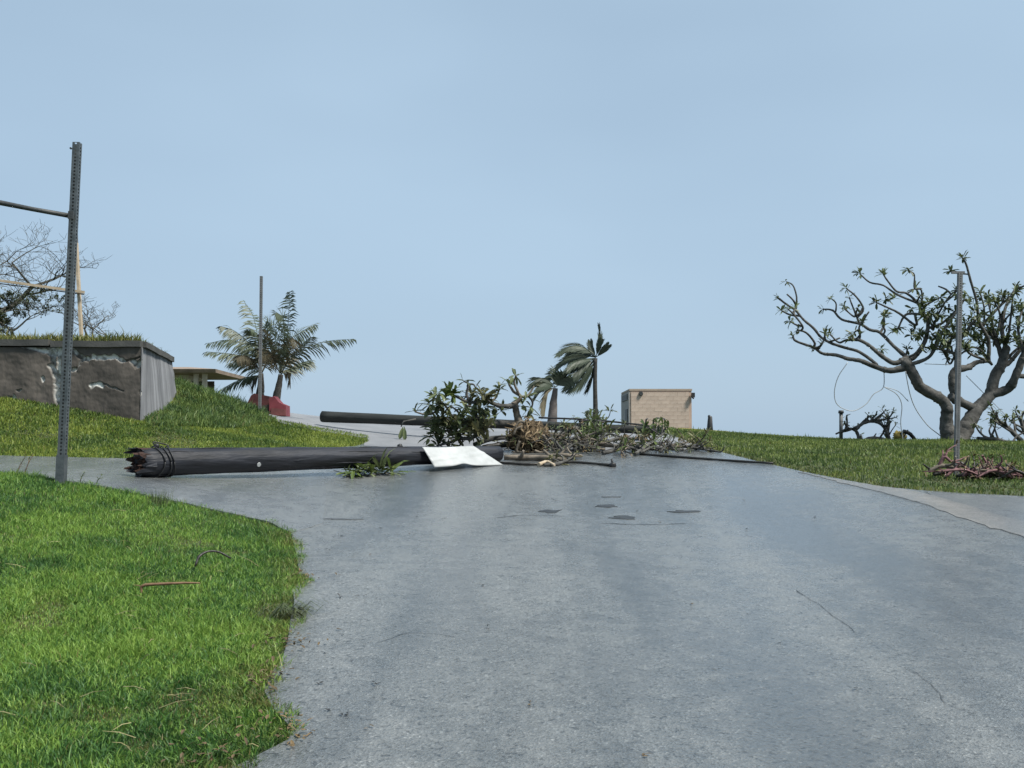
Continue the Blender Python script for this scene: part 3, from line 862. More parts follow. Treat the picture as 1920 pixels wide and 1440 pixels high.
# ------------------------------------------------------------------ small house at the far left
hb = pix(372, 735, 40.0)
hz = Tz(hb.x, hb.y)
hs = thing('house', 'small cream house with a wide flat roof beyond the grass bank', 'house', (hb.x - 1.2, hb.y + 1.5, hz))
zr = pix(370, 700, 40).z
mb = MB(); x0_, x1_ = pix(250, 700, 40).x, pix(410, 700, 40).x
rr_ = [[(x0_, 39.6, zr), (x1_, 39.6, zr), (x1_, 44, zr), (x0_, 44, zr)], [(x0_, 39.5, zr + .13), (x1_ + .02, 39.5, zr + .13), (x1_ + .02, 44.1, zr + .13), (x0_, 44.1, zr + .13)],
       [(x0_, 40.3, zr + .26), (x1_ - 1.2, 40.3, zr + .26), (x1_ - 1.2, 43.4, zr + .26), (x0_, 43.4, zr + .26)]]
mb.quadstrip(rr_, True, True, True, False); mb.build('roof', M['house_roof'], hs)
mb = MB(); xw = pix(352, 700, 41).x; mb.box(((x0_ + xw) / 2, 42.2, (zr + hz - .3) / 2), xw - x0_, 2.6, zr - hz + .3); mb.build('wall', M['cream'], hs)
for u in (368, 384):
    mb = MB(); p = pix(u, 710, 40.2); mb.box((p.x, p.y, (zr + hz - .3) / 2 - .002), .16, .16, zr - hz + .3); mb.build('column', M['cream'], hs)
mb = MB(); p0 = pix(352, 718, 41.4); mb.box((p0.x + .5, 41.6, zr - .45), .95, .06, .5); mb.build('screen', M['dark_brown'], hs)

# ------------------------------------------------------------------ palms
def frond(P, parent, ln, m=None, wid=.03, n=34, sweep=.6, grav=.55, rad=.014, wind=Vector((0, 0, 0)), name='frond', split=1.0, twist=0.0, jit=0.0):
    """a feather frond along a curve: rib plus paired leaflets"""
    P = spline(P, 7); rib = MB(); rib.tube(P, lerps([rad, rad * .3], len(P)), 4, cap=False)
    tot = len(P) - 1; tw = twist * random.uniform(.75, 1.2) + random.gauss(0, jit); ct, st_ = math.cos(tw), math.sin(tw)
    for i in range(n):
        s_ = .12 + .88 * (i + random.random() * .5) / n
        f = s_ * tot; a = min(int(f), tot - 1); p = P[a].lerp(P[a + 1], f - a)
        d = (P[a + 1] - P[a]).normalized()
        side = d.cross(Vector((0, 0, 1)))
        side = side.normalized() if side.length > .05 else Vector((1, 0, 0))
        upv = side.cross(d)
        side, upv = side * ct + upv * st_, upv * ct - side * st_
        l_ = ln * (.35 + .75 * math.sin(math.pi * min(.97, s_ * .86 + .12))) * random.uniform(.8, 1.15)
        for sg in (-1, 1):
            if random.random() > split: continue
            q = (side * sg * (1 - sweep * .5) + d * sweep + upv * random.uniform(.0, .25) - Vector((0, 0, grav * random.uniform(.6, 1.2))) + wind).normalized()
            q2 = (q - Vector((0, 0, grav * .7)) + wind * .5).normalized()
            wv = d * wid * .5
            b = len(rib.v)
            mid = p + q * l_ * .5
            rib.v.extend([p - wv * .6, p + wv * .6, mid + wv, mid - wv, mid + q2 * l_ * .5])
            rib.f.extend([(b, b + 1, b + 2, b + 3), (b + 3, b + 2, b + 4)]); rib.sm.extend([False, False])
    return rib.build(name, m or M['frond'], parent)
def z3(x, y): return 360 + x / 4.8, 500 + y / 4.8
def z6(x, y): return 960 + x / 4.8, 580 + y / 4.8
def path(zf, pts, Y0, drift=0.0, y1=None):
    n = len(pts); y1 = Y0 + drift if y1 is None else y1
    return [pix(*zf(*p), Y0 + (y1 - Y0) * i / (n - 1)) for i, p in enumerate(pts)]
LY = 26.3
def palm(label, base_uv, Y0, tp, radii, fronds, mats, ln, **kw):
    b = on(*base_uv, Y0)
    root = thing('palm_tree', label, 'palm', b)
    P = [b - Vector((0, 0, .1))] + [pix(*q, Y0) for q in tp]
    P = spline(P, 5); mb = MB(); mb.tube(P, lerps(radii, len(P)), 10, .06); mb.build('trunk', mats[0], root)
    for (f, dr, mm) in fronds:
        n_ = len(f)
        Pf = [pix(q[0], q[1], Y0 + dr * (i / (n_ - 1)) ** .8) for i, q in enumerate(f)]
        frond(Pf, root, ln, mm, **kw)
    return root
def fz(zf, lst): return [([zf(*p) for p in f], dr, m_) for f, dr, m_ in lst]
G_, O_ = M['frond'], M['frond_old']
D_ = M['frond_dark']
fr_r = fz(z3, [
    ([(800, 980), (900, 800), (1180, 680), (1460, 650)], -.4, G_), ([(820, 960), (950, 880), (1070, 840)], .6, G_),
    ([(800, 960), (850, 700), (870, 420), (880, 220)], .3, G_), ([(790, 950), (830, 650), (820, 470), (760, 410)], -.7, G_),
    ([(800, 950), (870, 680), (980, 590), (1110, 520)], .8, G_), ([(805, 950), (900, 790), (1000, 690), (1070, 630)], -.9, G_),
    ([(790, 950), (760, 700), (720, 560), (680, 480)], .7, G_), ([(800, 960), (820, 740), (900, 640), (930, 720)], -1.3, O_),
    ([(800, 960), (780, 740), (820, 560), (850, 520)], -1.5, G_), ([(790, 960), (720, 800), (640, 760), (600, 830)], -1.2, O_),
    ([(790, 960), (860, 830), (900, 780), (920, 840)], 1.2, O_), ([(800, 970), (850, 930), (890, 960), (870, 1040)], .4, O_)])
palm('right-hand low palm of the left pair, leaning beside the bright red block', (512, 776), LY, [z3(760, 1180), z3(780, 1080), z3(800, 970)], [.13, .10, .08, .06], fr_r,
     (M['palm_trunk'],), .42, wid=.036, n=44, grav=.75, sweep=.75, split=.85, twist=.6, jit=.7)
fr_l = fz(z3, [
    ([(620, 960), (560, 750), (400, 590), (260, 535)], -.4, G_), ([(620, 950), (540, 740), (350, 660), (140, 690)], .3, G_),
    ([(620, 960), (540, 850), (380, 790), (130, 765)], -.6, G_), ([(620, 970), (560, 910), (460, 850), (330, 870)], .6, G_),
    ([(620, 980), (540, 985), (420, 1020), (250, 1110)], -.2, G_), ([(620, 950), (600, 700), (550, 450), (460, 300)], .5, G_),
    ([(625, 950), (660, 700), (690, 560), (720, 500)], .9, G_), ([(620, 950), (630, 720), (580, 600), (520, 560)], -1.0, G_),
    ([(620, 950), (640, 740), (660, 640), (640, 560)], -1.4, O_), ([(620, 950), (580, 800), (500, 720), (430, 720)], 1.2, G_),
    ([(630, 950), (690, 800), (740, 760), (760, 820)], 1.0, O_), ([(620, 960), (560, 850), (470, 800), (400, 830)], -1.2, O_),
    ([(630, 955), (700, 830), (790, 740), (850, 760)], -.9, G_), ([(610, 975), (560, 1000), (540, 1080)], .3, O_)])
palm('left-hand low palm of the left pair, behind the thin steel post', (490, 776), LY + .3, [z3(610, 1180), z3(620, 1080), z3(620, 960)], [.14, .11, .09, .06], fr_l,
     (M['palm_trunk'],), .42, wid=.036, n=44, grav=.75, sweep=.75, split=.85, twist=.6, jit=.7)
W_ = Vector((-.75, 0, -.05))
fr_w = fz(z6, [
    ([(755, 430), (650, 345), (530, 330), (400, 405)], -.3, D_), ([(750, 430), (610, 420), (480, 450), (375, 550)], .2, D_),
    ([(750, 440), (640, 480), (550, 520), (450, 575)], -.5, D_), ([(750, 440), (660, 540), (570, 640), (465, 715)], .3, D_),
    ([(750, 445), (690, 570), (610, 680), (510, 725)], -.2, D_), ([(750, 450), (740, 560), (715, 650), (680, 740)], .2, D_),
    ([(750, 430), (640, 400), (540, 400), (460, 470)], .7, D_), ([(750, 440), (660, 500), (600, 560), (550, 590)], -.8, D_),
    ([(755, 450), (700, 560), (650, 620), (600, 660)], .8, D_), ([(752, 440), (650, 450), (560, 480), (500, 540)], -1.0, D_), ([(752, 445), (690, 520), (620, 590), (540, 650)], 1.1, D_), ([(752, 435), (660, 370), (570, 360), (480, 420)], 1.0, D_)])
fr_w2 = fz(z6, [([(755, 430), (780, 330), (795, 240), (785, 140)], .2, D_), ([(760, 430), (810, 380), (865, 325)], -.3, D_), ([(755, 425), (725, 370), (705, 290)], .3, D_), ([(757, 425), (775, 350), (800, 280)], -.4, D_)])
YP = 42.0
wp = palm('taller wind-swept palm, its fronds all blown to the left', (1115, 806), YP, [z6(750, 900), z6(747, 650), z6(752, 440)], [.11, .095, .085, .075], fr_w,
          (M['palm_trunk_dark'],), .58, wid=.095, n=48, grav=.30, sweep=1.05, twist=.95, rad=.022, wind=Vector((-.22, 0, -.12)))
for f, dr, mm in fr_w2:
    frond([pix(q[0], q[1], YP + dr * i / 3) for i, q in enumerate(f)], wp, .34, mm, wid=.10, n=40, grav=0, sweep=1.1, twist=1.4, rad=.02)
fr_s = fz(z6, [
    ([(395, 700), (320, 635), (230, 625), (150, 700)], -.2, D_), ([(390, 705), (300, 690), (240, 740), (195, 810)], .3, D_),
    ([(390, 710), (330, 720), (300, 820), (285, 960)], -.3, O_), ([(395, 700), (410, 630), (390, 595), (340, 620)], .3, D_),
    ([(400, 700), (450, 630), (510, 600)], -.2, D_), ([(390, 700), (330, 670), (260, 670), (220, 740)], -.4, D_)])
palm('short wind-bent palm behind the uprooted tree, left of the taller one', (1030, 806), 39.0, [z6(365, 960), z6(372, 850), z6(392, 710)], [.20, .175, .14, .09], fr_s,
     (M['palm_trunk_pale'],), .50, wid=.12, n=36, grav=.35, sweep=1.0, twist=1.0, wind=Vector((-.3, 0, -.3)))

# red blocks at the foot of the palms
def slab_prism(outline, y0, y1, m, root, name):
    mb = MB(); mb.quadstrip([[Vector((p.x, y0, p.z)) for p in outline], [Vector((p.x, y1, p.z)) for p in outline]], True, True, True, False)
    return mb.build(name, m, root)
rb1 = on(482, 778, 25.6)
r1 = thing('barrier', 'squat rusty red barrier block left of the palm trunks', 'barrier', rb1)
o_ = [pix(*z3(*p), 25.6) for p in ((492, 1330), (492, 1240), (530, 1160), (560, 1140), (690, 1165), (695, 1345))]
slab_prism(o_, 25.6, 26.0, M['red_brown'], r1, 'body')
for (a, c_) in ((505, 560), (600, 690)):
    o_ = [pix(*z3(*p), 25.57) for p in ((a, 1320), (a, 1255), (c_, 1240), (c_, 1330))]; slab_prism(o_, 25.56, 25.61, M['dark_brown'], r1, 'dark_plate')  # flat dark plates set on the block's front
rb2 = on(520, 780, 25.4)
r2 = thing('barrier', 'bright red barrier block with a sloping top right of the palm trunks', 'barrier', rb2)
o_ = [pix(*z3(*p), 25.4) for p in ((700, 1345), (698, 1190), (740, 1165), (790, 1225), (850, 1250), (852, 1345))]
slab_prism(o_, 25.35, 25.8, M['red'], r2, 'body')
o_ = [pix(*z3(*p), 25.33) for p in ((708, 1340), (715, 1270), (845, 1285), (845, 1340))]; slab_prism(o_, 25.32, 25.36, M['red_brown'], r2, 'panel')

# ------------------------------------------------------------------ block building beyond the crest
BY = 55.0
x0_, x1_ = pix(1181, 730, BY).x, pix(1297, 730, BY).x
zt = pix(1240, 733, BY).z
zg = Tz((x0_ + x1_) / 2, BY) - .2
zg = min(zg, pix(1240, 822, BY).z)
bd = thing('block_building', 'windowless tan block building with a flat roof on the crest', 'building', ((x0_ + x1_) / 2, BY + 2, zg))
mb = MB(); mb.box(((x0_ + x1_) / 2, BY + 2.05, (zt + zg) / 2), x1_ - x0_ - .01, 4.0, zt - zg); mb.build('wall', M['plaster'], bd)
mb = MB(); mb.box((x0_ - .02, BY + 2.0, (zt + zg) / 2 - .01), .06, 3.9, zt - zg - .02); mb.build('side_wall', M['plaster_shade'], bd)
mb = MB(); mb.box(((x0_ + x1_) / 2, BY + 2.05, zt + .06), x1_ - x0_ + .05, 4.06, .10); mb.build('roof', M['roof'], bd)
mb = MB(); mb.box((x0_ - .06, BY + 1.1, zg + 1.05), .06, 1.0, 2.1); dr = mb.build('door', M['black'], bd)
mb = MB(); mb.box((x0_ - .06, BY + 1.9, zt - .28), .06, 2.6, .3); mb.build('recess_shade', M['dark_metal'], bd)  # dark band painting in the shade of the hollow under the roof
mb = MB(); mb.box((x1_ + .05, BY - .1, zt - .22), .16, .2, .24); mb.tube([(x1_ + .0, BY - .02, zt - .3), (x1_ + .05, BY - .2, zt - .4)], .04, 6); mb.build('wall_lamp', M['black'], bd)
mb = MB(); p = pix(1202, 738, BY - .05); mb.tube([(p.x, BY + .02, p.z), (p.x, BY - .08, p.z)], [.12, .10], 10); mb.build('wall_vent', M['dark_metal'], bd)
bw, bh = .40, .20
cols = int((x1_ - x0_ - .06) / bw); rows_ = int((zt - zg - .1) / bh)
bmesh_ = MB(); bmesh_.box((0, 0, 0), bw - .003, .03, bh - .003)
proto = None
for r_ in range(rows_):
    if r_ % 2 and proto:
        ob = proto.copy(); C.objects.link(ob); ob.parent = bd; ob.scale = (.49, 1, 1)
        ob.location = Vector((x0_ + .06 + bw * .25, BY + .03, zt - .06 - bh * (r_ + .5))) - bd.location
    for c_ in range(cols + 1):
        xx = x0_ + .06 + bw * (c_ + .5) + (bw / 2 if r_ % 2 else 0)
        if xx + bw / 2 > x1_ - .02: xx = x0_ + .06 + bw * (c_ + .25) if xx - bw / 2 + .19 < x1_ - .02 else None
        if xx is None: continue
        half = abs((xx - x0_ - .06) / bw % .5 - .25) < .01
        if proto is None: ob = proto = bmesh_.build('block', M['block'], None); 
        else: ob = proto.copy(); C.objects.link(ob)
        ob.parent = bd
        ob.scale = (.49, 1, 1) if half else (1, 1, 1)
        ob.location = Vector((xx, BY + .034 - random.uniform(0, .006), zt - .06 - bh * (r_ + .5))) - bd.location

# dark stub and yellow kerb right of the building
kb = on(1330, 806, 31.0)
mb = MB(); P = [Vector((x, 30.0 - .02 * (x - 5), Tz(x, 30.0 - .02 * (x - 5)) + .04)) for x in np.linspace(pix(1272, 806, 30).x, pix(1365, 808, 30).x, 9)]
mb.quadstrip([[p + Vector((0, -.08, -.10)), p + Vector((0, -.08, .07)), p + Vector((0, .08, .07)), p + Vector((0, .08, -.10))] for p in P], True, True, True, False)
tag(mb.build('kerb', M['yellow_kerb'], None, P[4]), 'worn yellow kerb on the crest right of the block building', 'kerb')
p = on(1332, 806, 32.0); q = pix(1330, 782, 32)
sb = thing('bollard', 'small dark crooked stub standing on the crest right of the block building', 'bollard', p)
mb = MB(); mb.tube([p, p.lerp(q, .5), q + Vector((.02, 0, 0)), q + Vector((-.03, 0, .05))], [.11, .085, .07, .03], 8, .1); mb.build('post', M['black'], sb)

# ------------------------------------------------------------------ traced woody plants
class Woody:
    """branches traced as pixel polylines, each joined to the nearest branch already grown"""
    def __init__(s, zf, scale, Y0, root, seed=0, spread=.35):
        s.zf, s.k, s.Y0, s.root, s.nodes, s.tips = zf, scale, Y0, root, [], []
        s.rnd = random.Random(seed); s.spread = spread
    def branch(s, pts, radii, m, name='branch', free=False, tip=True, drift=None, n=5, sides=7):
        P2 = [Vector(s.zf(*p)) for p in pts]
        if s.nodes and not free:
            nb = min(s.nodes, key=lambda q: (q[0] - P2[0]).length); y = nb[1]
            if (nb[0] - P2[0]).length > 6 * .1: 
                if (nb[0] - P2[0]).length < 3: P2[0] = nb[0].copy()
                else: P2.insert(0, nb[0].copy()); radii = [radii[0]] + list(radii)
        else: y = s.Y0
        ln = sum((P2[i + 1] - P2[i]).length for i in range(len(P2) - 1)) * s.Y0 / F
        if drift is None: drift = s.rnd.uniform(-1, 1) * ln * s.spread * 1.4
        P, ys = [], []
        for i, p in enumerate(P2):
            yy = y + drift * i / max(1, len(P2) - 1) + (s.rnd.gauss(0, .02) if i else 0)
            ys.append(yy); P.append(pix(p.x, p.y, yy))
        S = spline(P, n); s.nodes += [(Vector(P2[min(int(i / n), len(P2) - 1)]).lerp(P2[min(int(i / n) + 1, len(P2) - 1)], (i % n) / n), S[i].y) for i in range(len(S))]
        px2m = s.Y0 / F / s.k * (1.02 if s.k < 4 else 1)
        rad = lerps([r * px2m for r in radii], len(S))
        mb = MB(); mb.tube(S, rad, sides, .10)
        if rad[0] > .03:                              # swollen joints and old leaf scars
            for j in range(0, len(S), 7): mb.blob(S[j], rad[j] * 1.12, rad[j] * 1.12, rad[j] * 1.12, .25, 2, 8, 5)
        o = mb.build(name, m, s.root)
        if tip: s.tips.append((S[-1], (S[-1] - S[-3]).normalized()))
        s.last = S
        return o
def leaf_cluster(p, d, root, m, n=10, L=.17, W=.05, rnd=random, droop=.3, wind=Vector((0, 0, 0))):
    mb = MB()
    d = d.normalized()
    for i in range(n):
        q = (d * rnd.uniform(.0, .9) + Vector((rnd.gauss(0, 1), rnd.gauss(0, 1), rnd.gauss(0, .8))).normalized() * .95 + wind).normalized()
        mb.leaf(p + d * rnd.uniform(-.05, .03), q, Vector((rnd.gauss(0, .3), rnd.gauss(0, .3), 1)), L * rnd.uniform(.6, 1.2), W * rnd.uniform(.7, 1.2), droop * rnd.uniform(0, 2))
    return mb.build('leaf_cluster', m, root)

# the frangipani tree on the right
def z7(x, y): return 1420 + x / 3.6, 460 + y / 3.6
TY = 24.0
tb = on(1790, 828, TY)
ft = thing('frangipani_tree', 'spreading half-stripped frangipani tree with forked trunk behind the grey steel post', 'tree', tb)
wd = Woody(z7, 3.6, TY, ft, 3, .30)
Bk = M['bark']
wd.branch([(1305, 1350), (1290, 1290), (1278, 1190), (1278, 1090), (1235, 1035), (1110, 965), (1060, 885), (1010, 800)], [62, 52, 42, 36, 36, 36, 34, 36], Bk, 'trunk', tip=False, drift=-.2, sides=12)
wd.branch([(1350, 1350), (1385, 1280), (1440, 1170), (1490, 1095), (1570, 1010), (1600, 900), (1650, 800), (1680, 700)], [66, 58, 46, 42, 38, 36, 34, 26], Bk, 'trunk', tip=False, drift=.4, free=True, sides=12)
wd.branch([(1480, 1110), (1400, 1070), (1300, 1020)], [30, 28, 30], Bk, 'limb', tip=False, drift=-.2)
wd.branch([(1345, 1045), (1325, 960), (1318, 890), (1345, 840), (1420, 825), (1480, 790), (1560, 780)], [32, 32, 30, 26, 22, 16, 12], Bk, 'limb', tip=False, drift=.2)
wd.branch([(1570, 1010), (1690, 970), (1745, 880), (1800, 740), (1860, 600), (1890, 450)], [32, 30, 27, 23, 16, 9], Bk, 'limb', drift=-.5)
for pts, rad in [
    ([(1010, 815), (900, 845), (800, 820), (700, 780), (610, 765), (530, 740), (440, 730), (380, 690), (260, 645), (240, 610)], [26, 20, 17, 15, 13, 12, 10, 9, 8, 6]),
    ([(380, 690), (385, 655), (330, 590), (270, 570)], [9, 8, 7, 6]),
    ([(1000, 770), (920, 795), (830, 740), (760, 680), (690, 640), (620, 632)], [22, 17, 14, 12, 11, 9]),
    ([(690, 640), (600, 640), (550, 655), (490, 600)], [8, 8, 7, 5]),
    ([(800, 800), (690, 720), (590, 690), (500, 660), (430, 620), (380, 560), (310, 500), (260, 440), (200, 400), (140, 355)], [11, 10, 10, 10, 9, 9, 8, 8, 7, 7]),
    ([(265, 435), (265, 350), (240, 270), (195, 245)], [7, 6, 5, 4]),
    ([(305, 545), (240, 460), (205, 430)], [7, 6, 4]),
    ([(420, 690), (380, 690)], [7, 7]),
    ([(1000, 750), (920, 680), (830, 590), (760, 570), (690, 530), (570, 500), (510, 440), (440, 430)], [15, 12, 11, 10, 9, 8, 7, 5]),
    ([(830, 590), (855, 540), (855, 475)], [9, 8, 5]),
    ([(690, 520), (650, 430), (620, 350)], [8, 6, 5]),
    ([(680, 490), (715, 430), (670, 350), (600, 290)], [7, 7, 6, 5]),
    ([(650, 480), (590, 430)], [6, 5]), ([(530, 440), (530, 390), (500, 360)], [6, 5, 4]),
    ([(690, 640), (690, 570), (650, 590)], [7, 6, 5]),
    ([(1050, 760), (1120, 670), (1150, 560), (1140, 480), (1080, 465), (1000, 470), (950, 560)], [18, 15, 13, 11, 9, 8, 6]),
    ([(1130, 480), (1080, 390), (1010, 325), (940, 310), (880, 240), (850, 195)], [10, 9, 8, 7, 6, 5]),
    ([(1070, 540), (960, 460), (880, 420), (800, 385)], [9, 8, 6, 5]),
    ([(1080, 400), (940, 330), (850, 270), (760, 250), (690, 190)], [8, 7, 6, 6, 5]),
    ([(1110, 380), (1105, 300), (1060, 290), (1060, 200), (1020, 170)], [6, 6, 5, 5, 5]),
    ([(1010, 325), (1070, 290)], [5, 5]),
    ([(1050, 800), (1150, 760), (1210, 680), (1250, 580), (1350, 440), (1400, 360)], [14, 11, 10, 9, 8, 6]),
    ([(1150, 560), (1240, 530), (1340, 440)], [10, 9, 6]), ([(1180, 560), (1240, 430), (1300, 340), (1350, 300)], [7, 6, 5, 5]),
    ([(1130, 500), (1130, 420), (1180, 380), (1240, 350)], [8, 7, 6, 5]),
    ([(1345, 840), (1335, 740), (1260, 710), (1190, 690)], [16, 13, 9, 6]), ([(1335, 740), (1300, 800), (1270, 740)], [8, 7, 5]),
    ([(1335, 740), (1370, 640), (1440, 540), (1500, 480)], [13, 11, 9, 6]), ([(1370, 640), (1280, 600), (1200, 620)], [8, 7, 5]),
    ([(1560, 780), (1560, 640), (1500, 520), (1480, 380), (1440, 240), (1410, 130), (1385, 85)], [14, 12, 10, 9, 8, 7, 5]),
    ([(1430, 200), (1330, 185), (1300, 170)], [5, 5, 4]),
    ([(1560, 780), (1450, 740), (1390, 690)], [10, 8, 6]),
    ([(1660, 790), (1610, 640), (1520, 560), (1430, 520)], [18, 14, 11, 7]),
    ([(1680, 700), (1650, 560), (1675, 420), (1720, 330), (1745, 280)], [17, 14, 10, 8, 5]),
    ([(1500, 560), (1600, 450), (1680, 370), (1765, 305)], [10, 9, 8, 6]), ([(1530, 540), (1530, 420), (1500, 310)], [7, 6, 5]),
    ([(1610, 640), (1640, 480), (1600, 380)], [10, 8, 5]), ([(1690, 640), (1715, 440), (1722, 370)], [9, 7, 5]),
    ([(1745, 880), (1830, 880), (1920, 820)], [18, 15, 9]), ([(1690, 800), (1780, 700), (1850, 620)], [16, 12, 7]),
    ([(1680, 770), (1730, 720), (1820, 640)], [12, 9, 6]), ([(1640, 650), (1560, 600), (1510, 690)], [9, 8, 5]),
    ([(1580, 800), (1500, 700), (1420, 690)], [9, 8, 5]), ([(1600, 600), (1580, 480), (1560, 390)], [8, 7, 5]), ([(1800, 740), (1760, 560), (1790, 430)], [11, 9, 5])]:
    wd.branch(pts, rad, Bk)
rn = random.Random(5)
for i in range(44):                               # short stubby side shoots
    c_ = [q for q in wd.nodes if z7(0, 300)[1] < q[0].y < z7(0, 760)[1]]
    q = rn.choice(c_); p0 = pix(q[0].x, q[0].y, q[1])
    d = Vector((rn.gauss(-.1, .6), rn.gauss(0, .8), rn.uniform(.2, 1.2))).normalized(); ln = rn.uniform(.15, .5)
    p1 = p0 + d * ln * .5; d2 = (d + Vector((rn.gauss(0, .4), rn.gauss(0, .4), .35))).normalized(); p2 = p1 + d2 * ln * .5
    mb = MB(); mb.tube(spline([p0, p1, p2], 3), lerps([.026, .018], 7), 6, .1); mb.build('twig', Bk, ft)
    if rn.random() < (.85 if p2.x > pix(1700, 700, TY).x else .5): leaf_cluster(p2, d2, ft, M['leaf'], rn.randint(7, 12), .17, .055, rn)
for p, d in wd.tips:
    far_left = p.x < pix(1620, 700, TY).x
    leaf_cluster(p, d, ft, M['leaf'], rn.randint(7, 11) if far_left else rn.randint(12, 18), .15 if far_left else .19, .045 if far_left else .06, rn)
for (x, y) in [(915, 580), (1040, 610), (1060, 560), (1100, 600), (1160, 610), (1180, 460), (1230, 480), (1250, 400), (1220, 430), (1290, 420), (1300, 480), (1260, 590),
               (1330, 540), (1230, 640), (1290, 650), (1180, 700), (840, 700), (930, 350), (870, 360), (1040, 430), (1120, 400), (1440, 620), (1500, 600), (1480, 650),
               (1540, 650), (1590, 560), (1620, 520), (1460, 560), (1560, 340), (1600, 370), (1520, 320), (1700, 340), (1740, 320), (1660, 340), (1690, 540), (1740, 520),
               (1780, 470), (1770, 400), (1800, 560), (1840, 540), (1860, 460), (1750, 640), (1400, 580), (1420, 700), (1520, 740), (1470, 720), (640, 600), (1290, 760), (1340, 620)]:
    q = Vector(z7(x, y)); nd = min(wd.nodes, key=lambda a: (a[0] - q).length)
    leaf_cluster(pix(q.x, q.y, nd[1] + rn.uniform(-.25, .25)), Vector((rn.gauss(0, 1), rn.gauss(0, 1), rn.gauss(.3, .6))), ft, M['leaf'], rn.randint(9, 15), .19, .06, rn)
for i in range(74):
    x, y = rn.uniform(1060, 1800), rn.uniform(330, 700)
    if x < 1250 and y > 640: continue
    q = Vector(z7(x, y)); nd = min(wd.nodes, key=lambda a: (a[0] - q).length)
    if (nd[0] - q).length > 16: q = nd[0].lerp(q, .4)
    leaf_cluster(pix(q.x, q.y, nd[1] + rn.uniform(-.3, .3)), Vector((rn.gauss(0, 1), rn.gauss(0, 1), rn.gauss(.3, .6))), ft, M['leaf'], rn.randint(8, 13), .18, .058, rn)

# fallen cables hanging from that tree
def cable(pts, label, r=.010, Y0=TY - .3, drift=.3):
    P = spline(path(z7, pts, Y0, drift), 8); mb = MB(); mb.tube(P, r, 5)
    tag(mb.build('cable', M['wire'], None, P[-1]), label, 'cable', 'fallen cables caught in the frangipani tree')
cable([(610, 790), (545, 890), (520, 1000), (545, 1080), (640, 1118), (730, 1075), (785, 1005), (850, 958), (855, 840)], 'thin grey cable sagging in a wide loop below the left limb of the frangipani')
cable([(860, 958), (940, 1005), (975, 1080), (968, 1200), (985, 1330)], 'thin grey cable dropping from the loop to the lawn behind the yellow container')
cable([(855, 955), (950, 985), (1015, 1050), (1010, 1040)], 'short grey cable end trailing right from the wide cable loop', .008)
cable([(1000, 850), (1030, 1000), (1070, 1105), (1150, 1215), (1235, 1285)], 'long grey cable slanting down to the foot of the frangipani trunk', .011)
cable([(1130, 800), (1300, 806)], 'short taut cable stretched between the frangipani limbs', .008)
cable([(1410, 880), (1530, 1000), (1700, 1170), (1790, 1260)], 'thin straight cable running down to the right behind the forked trunk', .008, TY + .6)

# ------------------------------------------------------------------ things lying about: generic fallen branches
def stick(pts3, radii, m, label, name='fallen_branch', cat='branch', group=None, twigs=0, leaves=0, lm=None, L=.16, seed=0, tl=.35, sides=6):
    rnd = random.Random(seed)
    P = spline(pts3, 5)
    root = thing(name, label, cat, P[0], group)
    mb = MB(); mb.tube(P, lerps(radii, len(P)), sides, .12); mb.build('stem', m, root)
    for i in range(twigs):
        k = rnd.randint(2, len(P) - 1); d = (P[k] - P[k - 1]).normalized()
        q = (d * .6 + Vector((rnd.gauss(0, .7), rnd.gauss(0, .7), abs(rnd.gauss(.1, .5))))).normalized()
        ln = tl * rnd.uniform(.5, 1.2); p2 = P[k] + q * ln * .5; p3 = p2 + (q + Vector((rnd.gauss(0, .4), rnd.gauss(0, .4), rnd.gauss(.1, .3)))).normalized() * ln * .5
        r0 = radii[-1] * .9
        t_ = MB(); t_.tube(spline([P[k], p2, p3], 3), lerps([r0, r0 * .5], 7), 5); t_.build('twig', m, root)
        if leaves: leaf_cluster(p3, q, root, lm or M['leaf'], leaves, L, L * .28, rnd)
    if leaves: leaf_cluster(P[-1], (P[-1] - P[-2]), root, lm or M['leaf'], leaves, L, L * .28, rnd)
    return root
def gp(u, v, h=0.0):
    p = gnd(u, v); p.z += .025 + h; return p

# debris on the right lawn
def z8(x, y): return 1520 + x / 4.8, 740 + y / 4.8
def air(zf, pts, Y0, dr=0.0): return path(zf, pts, Y0, dr)
stick(air(z8, [(225, 355), (330, 310), (400, 320), (430, 380), (440, 435)], 25.0), [.02, .035, .038, .035], M['bark'], 'dark arched branch on the lawn beside the short stub post', twigs=9, seed=1, leaves=5, L=.12)
stick(air(z8, [(410, 310), (470, 260), (560, 240), (640, 270), (690, 350), (720, 440)], 24.8), [.042, .04, .036, .036, .04], M['bark'], 'highest of the dark arched branches on the lawn, left of the yellow container', twigs=12, seed=2, leaves=6, L=.13)
stick(air(z8, [(470, 420), (540, 395), (640, 400), (760, 440), (900, 410)], 24.6), [.05, .05, .045, .03], M['bark'], 'brown branch lying on the lawn in front of the yellow container', twigs=3, seed=3)
stick(air(z8, [(830, 330), (890, 350), (930, 395), (970, 440)], 24.7), [.05, .045, .04], M['black_stick'], 'short curved dark branch leaning on the right of the yellow container', twigs=0, seed=4)
stick(air(z8, [(700, 430), (690, 330), (700, 240), (680, 210)], 24.9), [.045, .05, .04, .02], M['bark'], 'upright broken stump among the arched branches left of the yellow container', twigs=9, seed=6, leaves=6, L=.12)
p = pix(*z8(800, 440), 25.1); p.z = Tz(p.x, p.y)
yc = thing('container', 'crumpled yellow container among the dark branches left of the frangipani', 'container', p)
mb = MB(); mb.blob(p + Vector((0, 0, .12)), .15, .12, .12, .6, 3.2); mb.build('body', M['yellow'], yc)
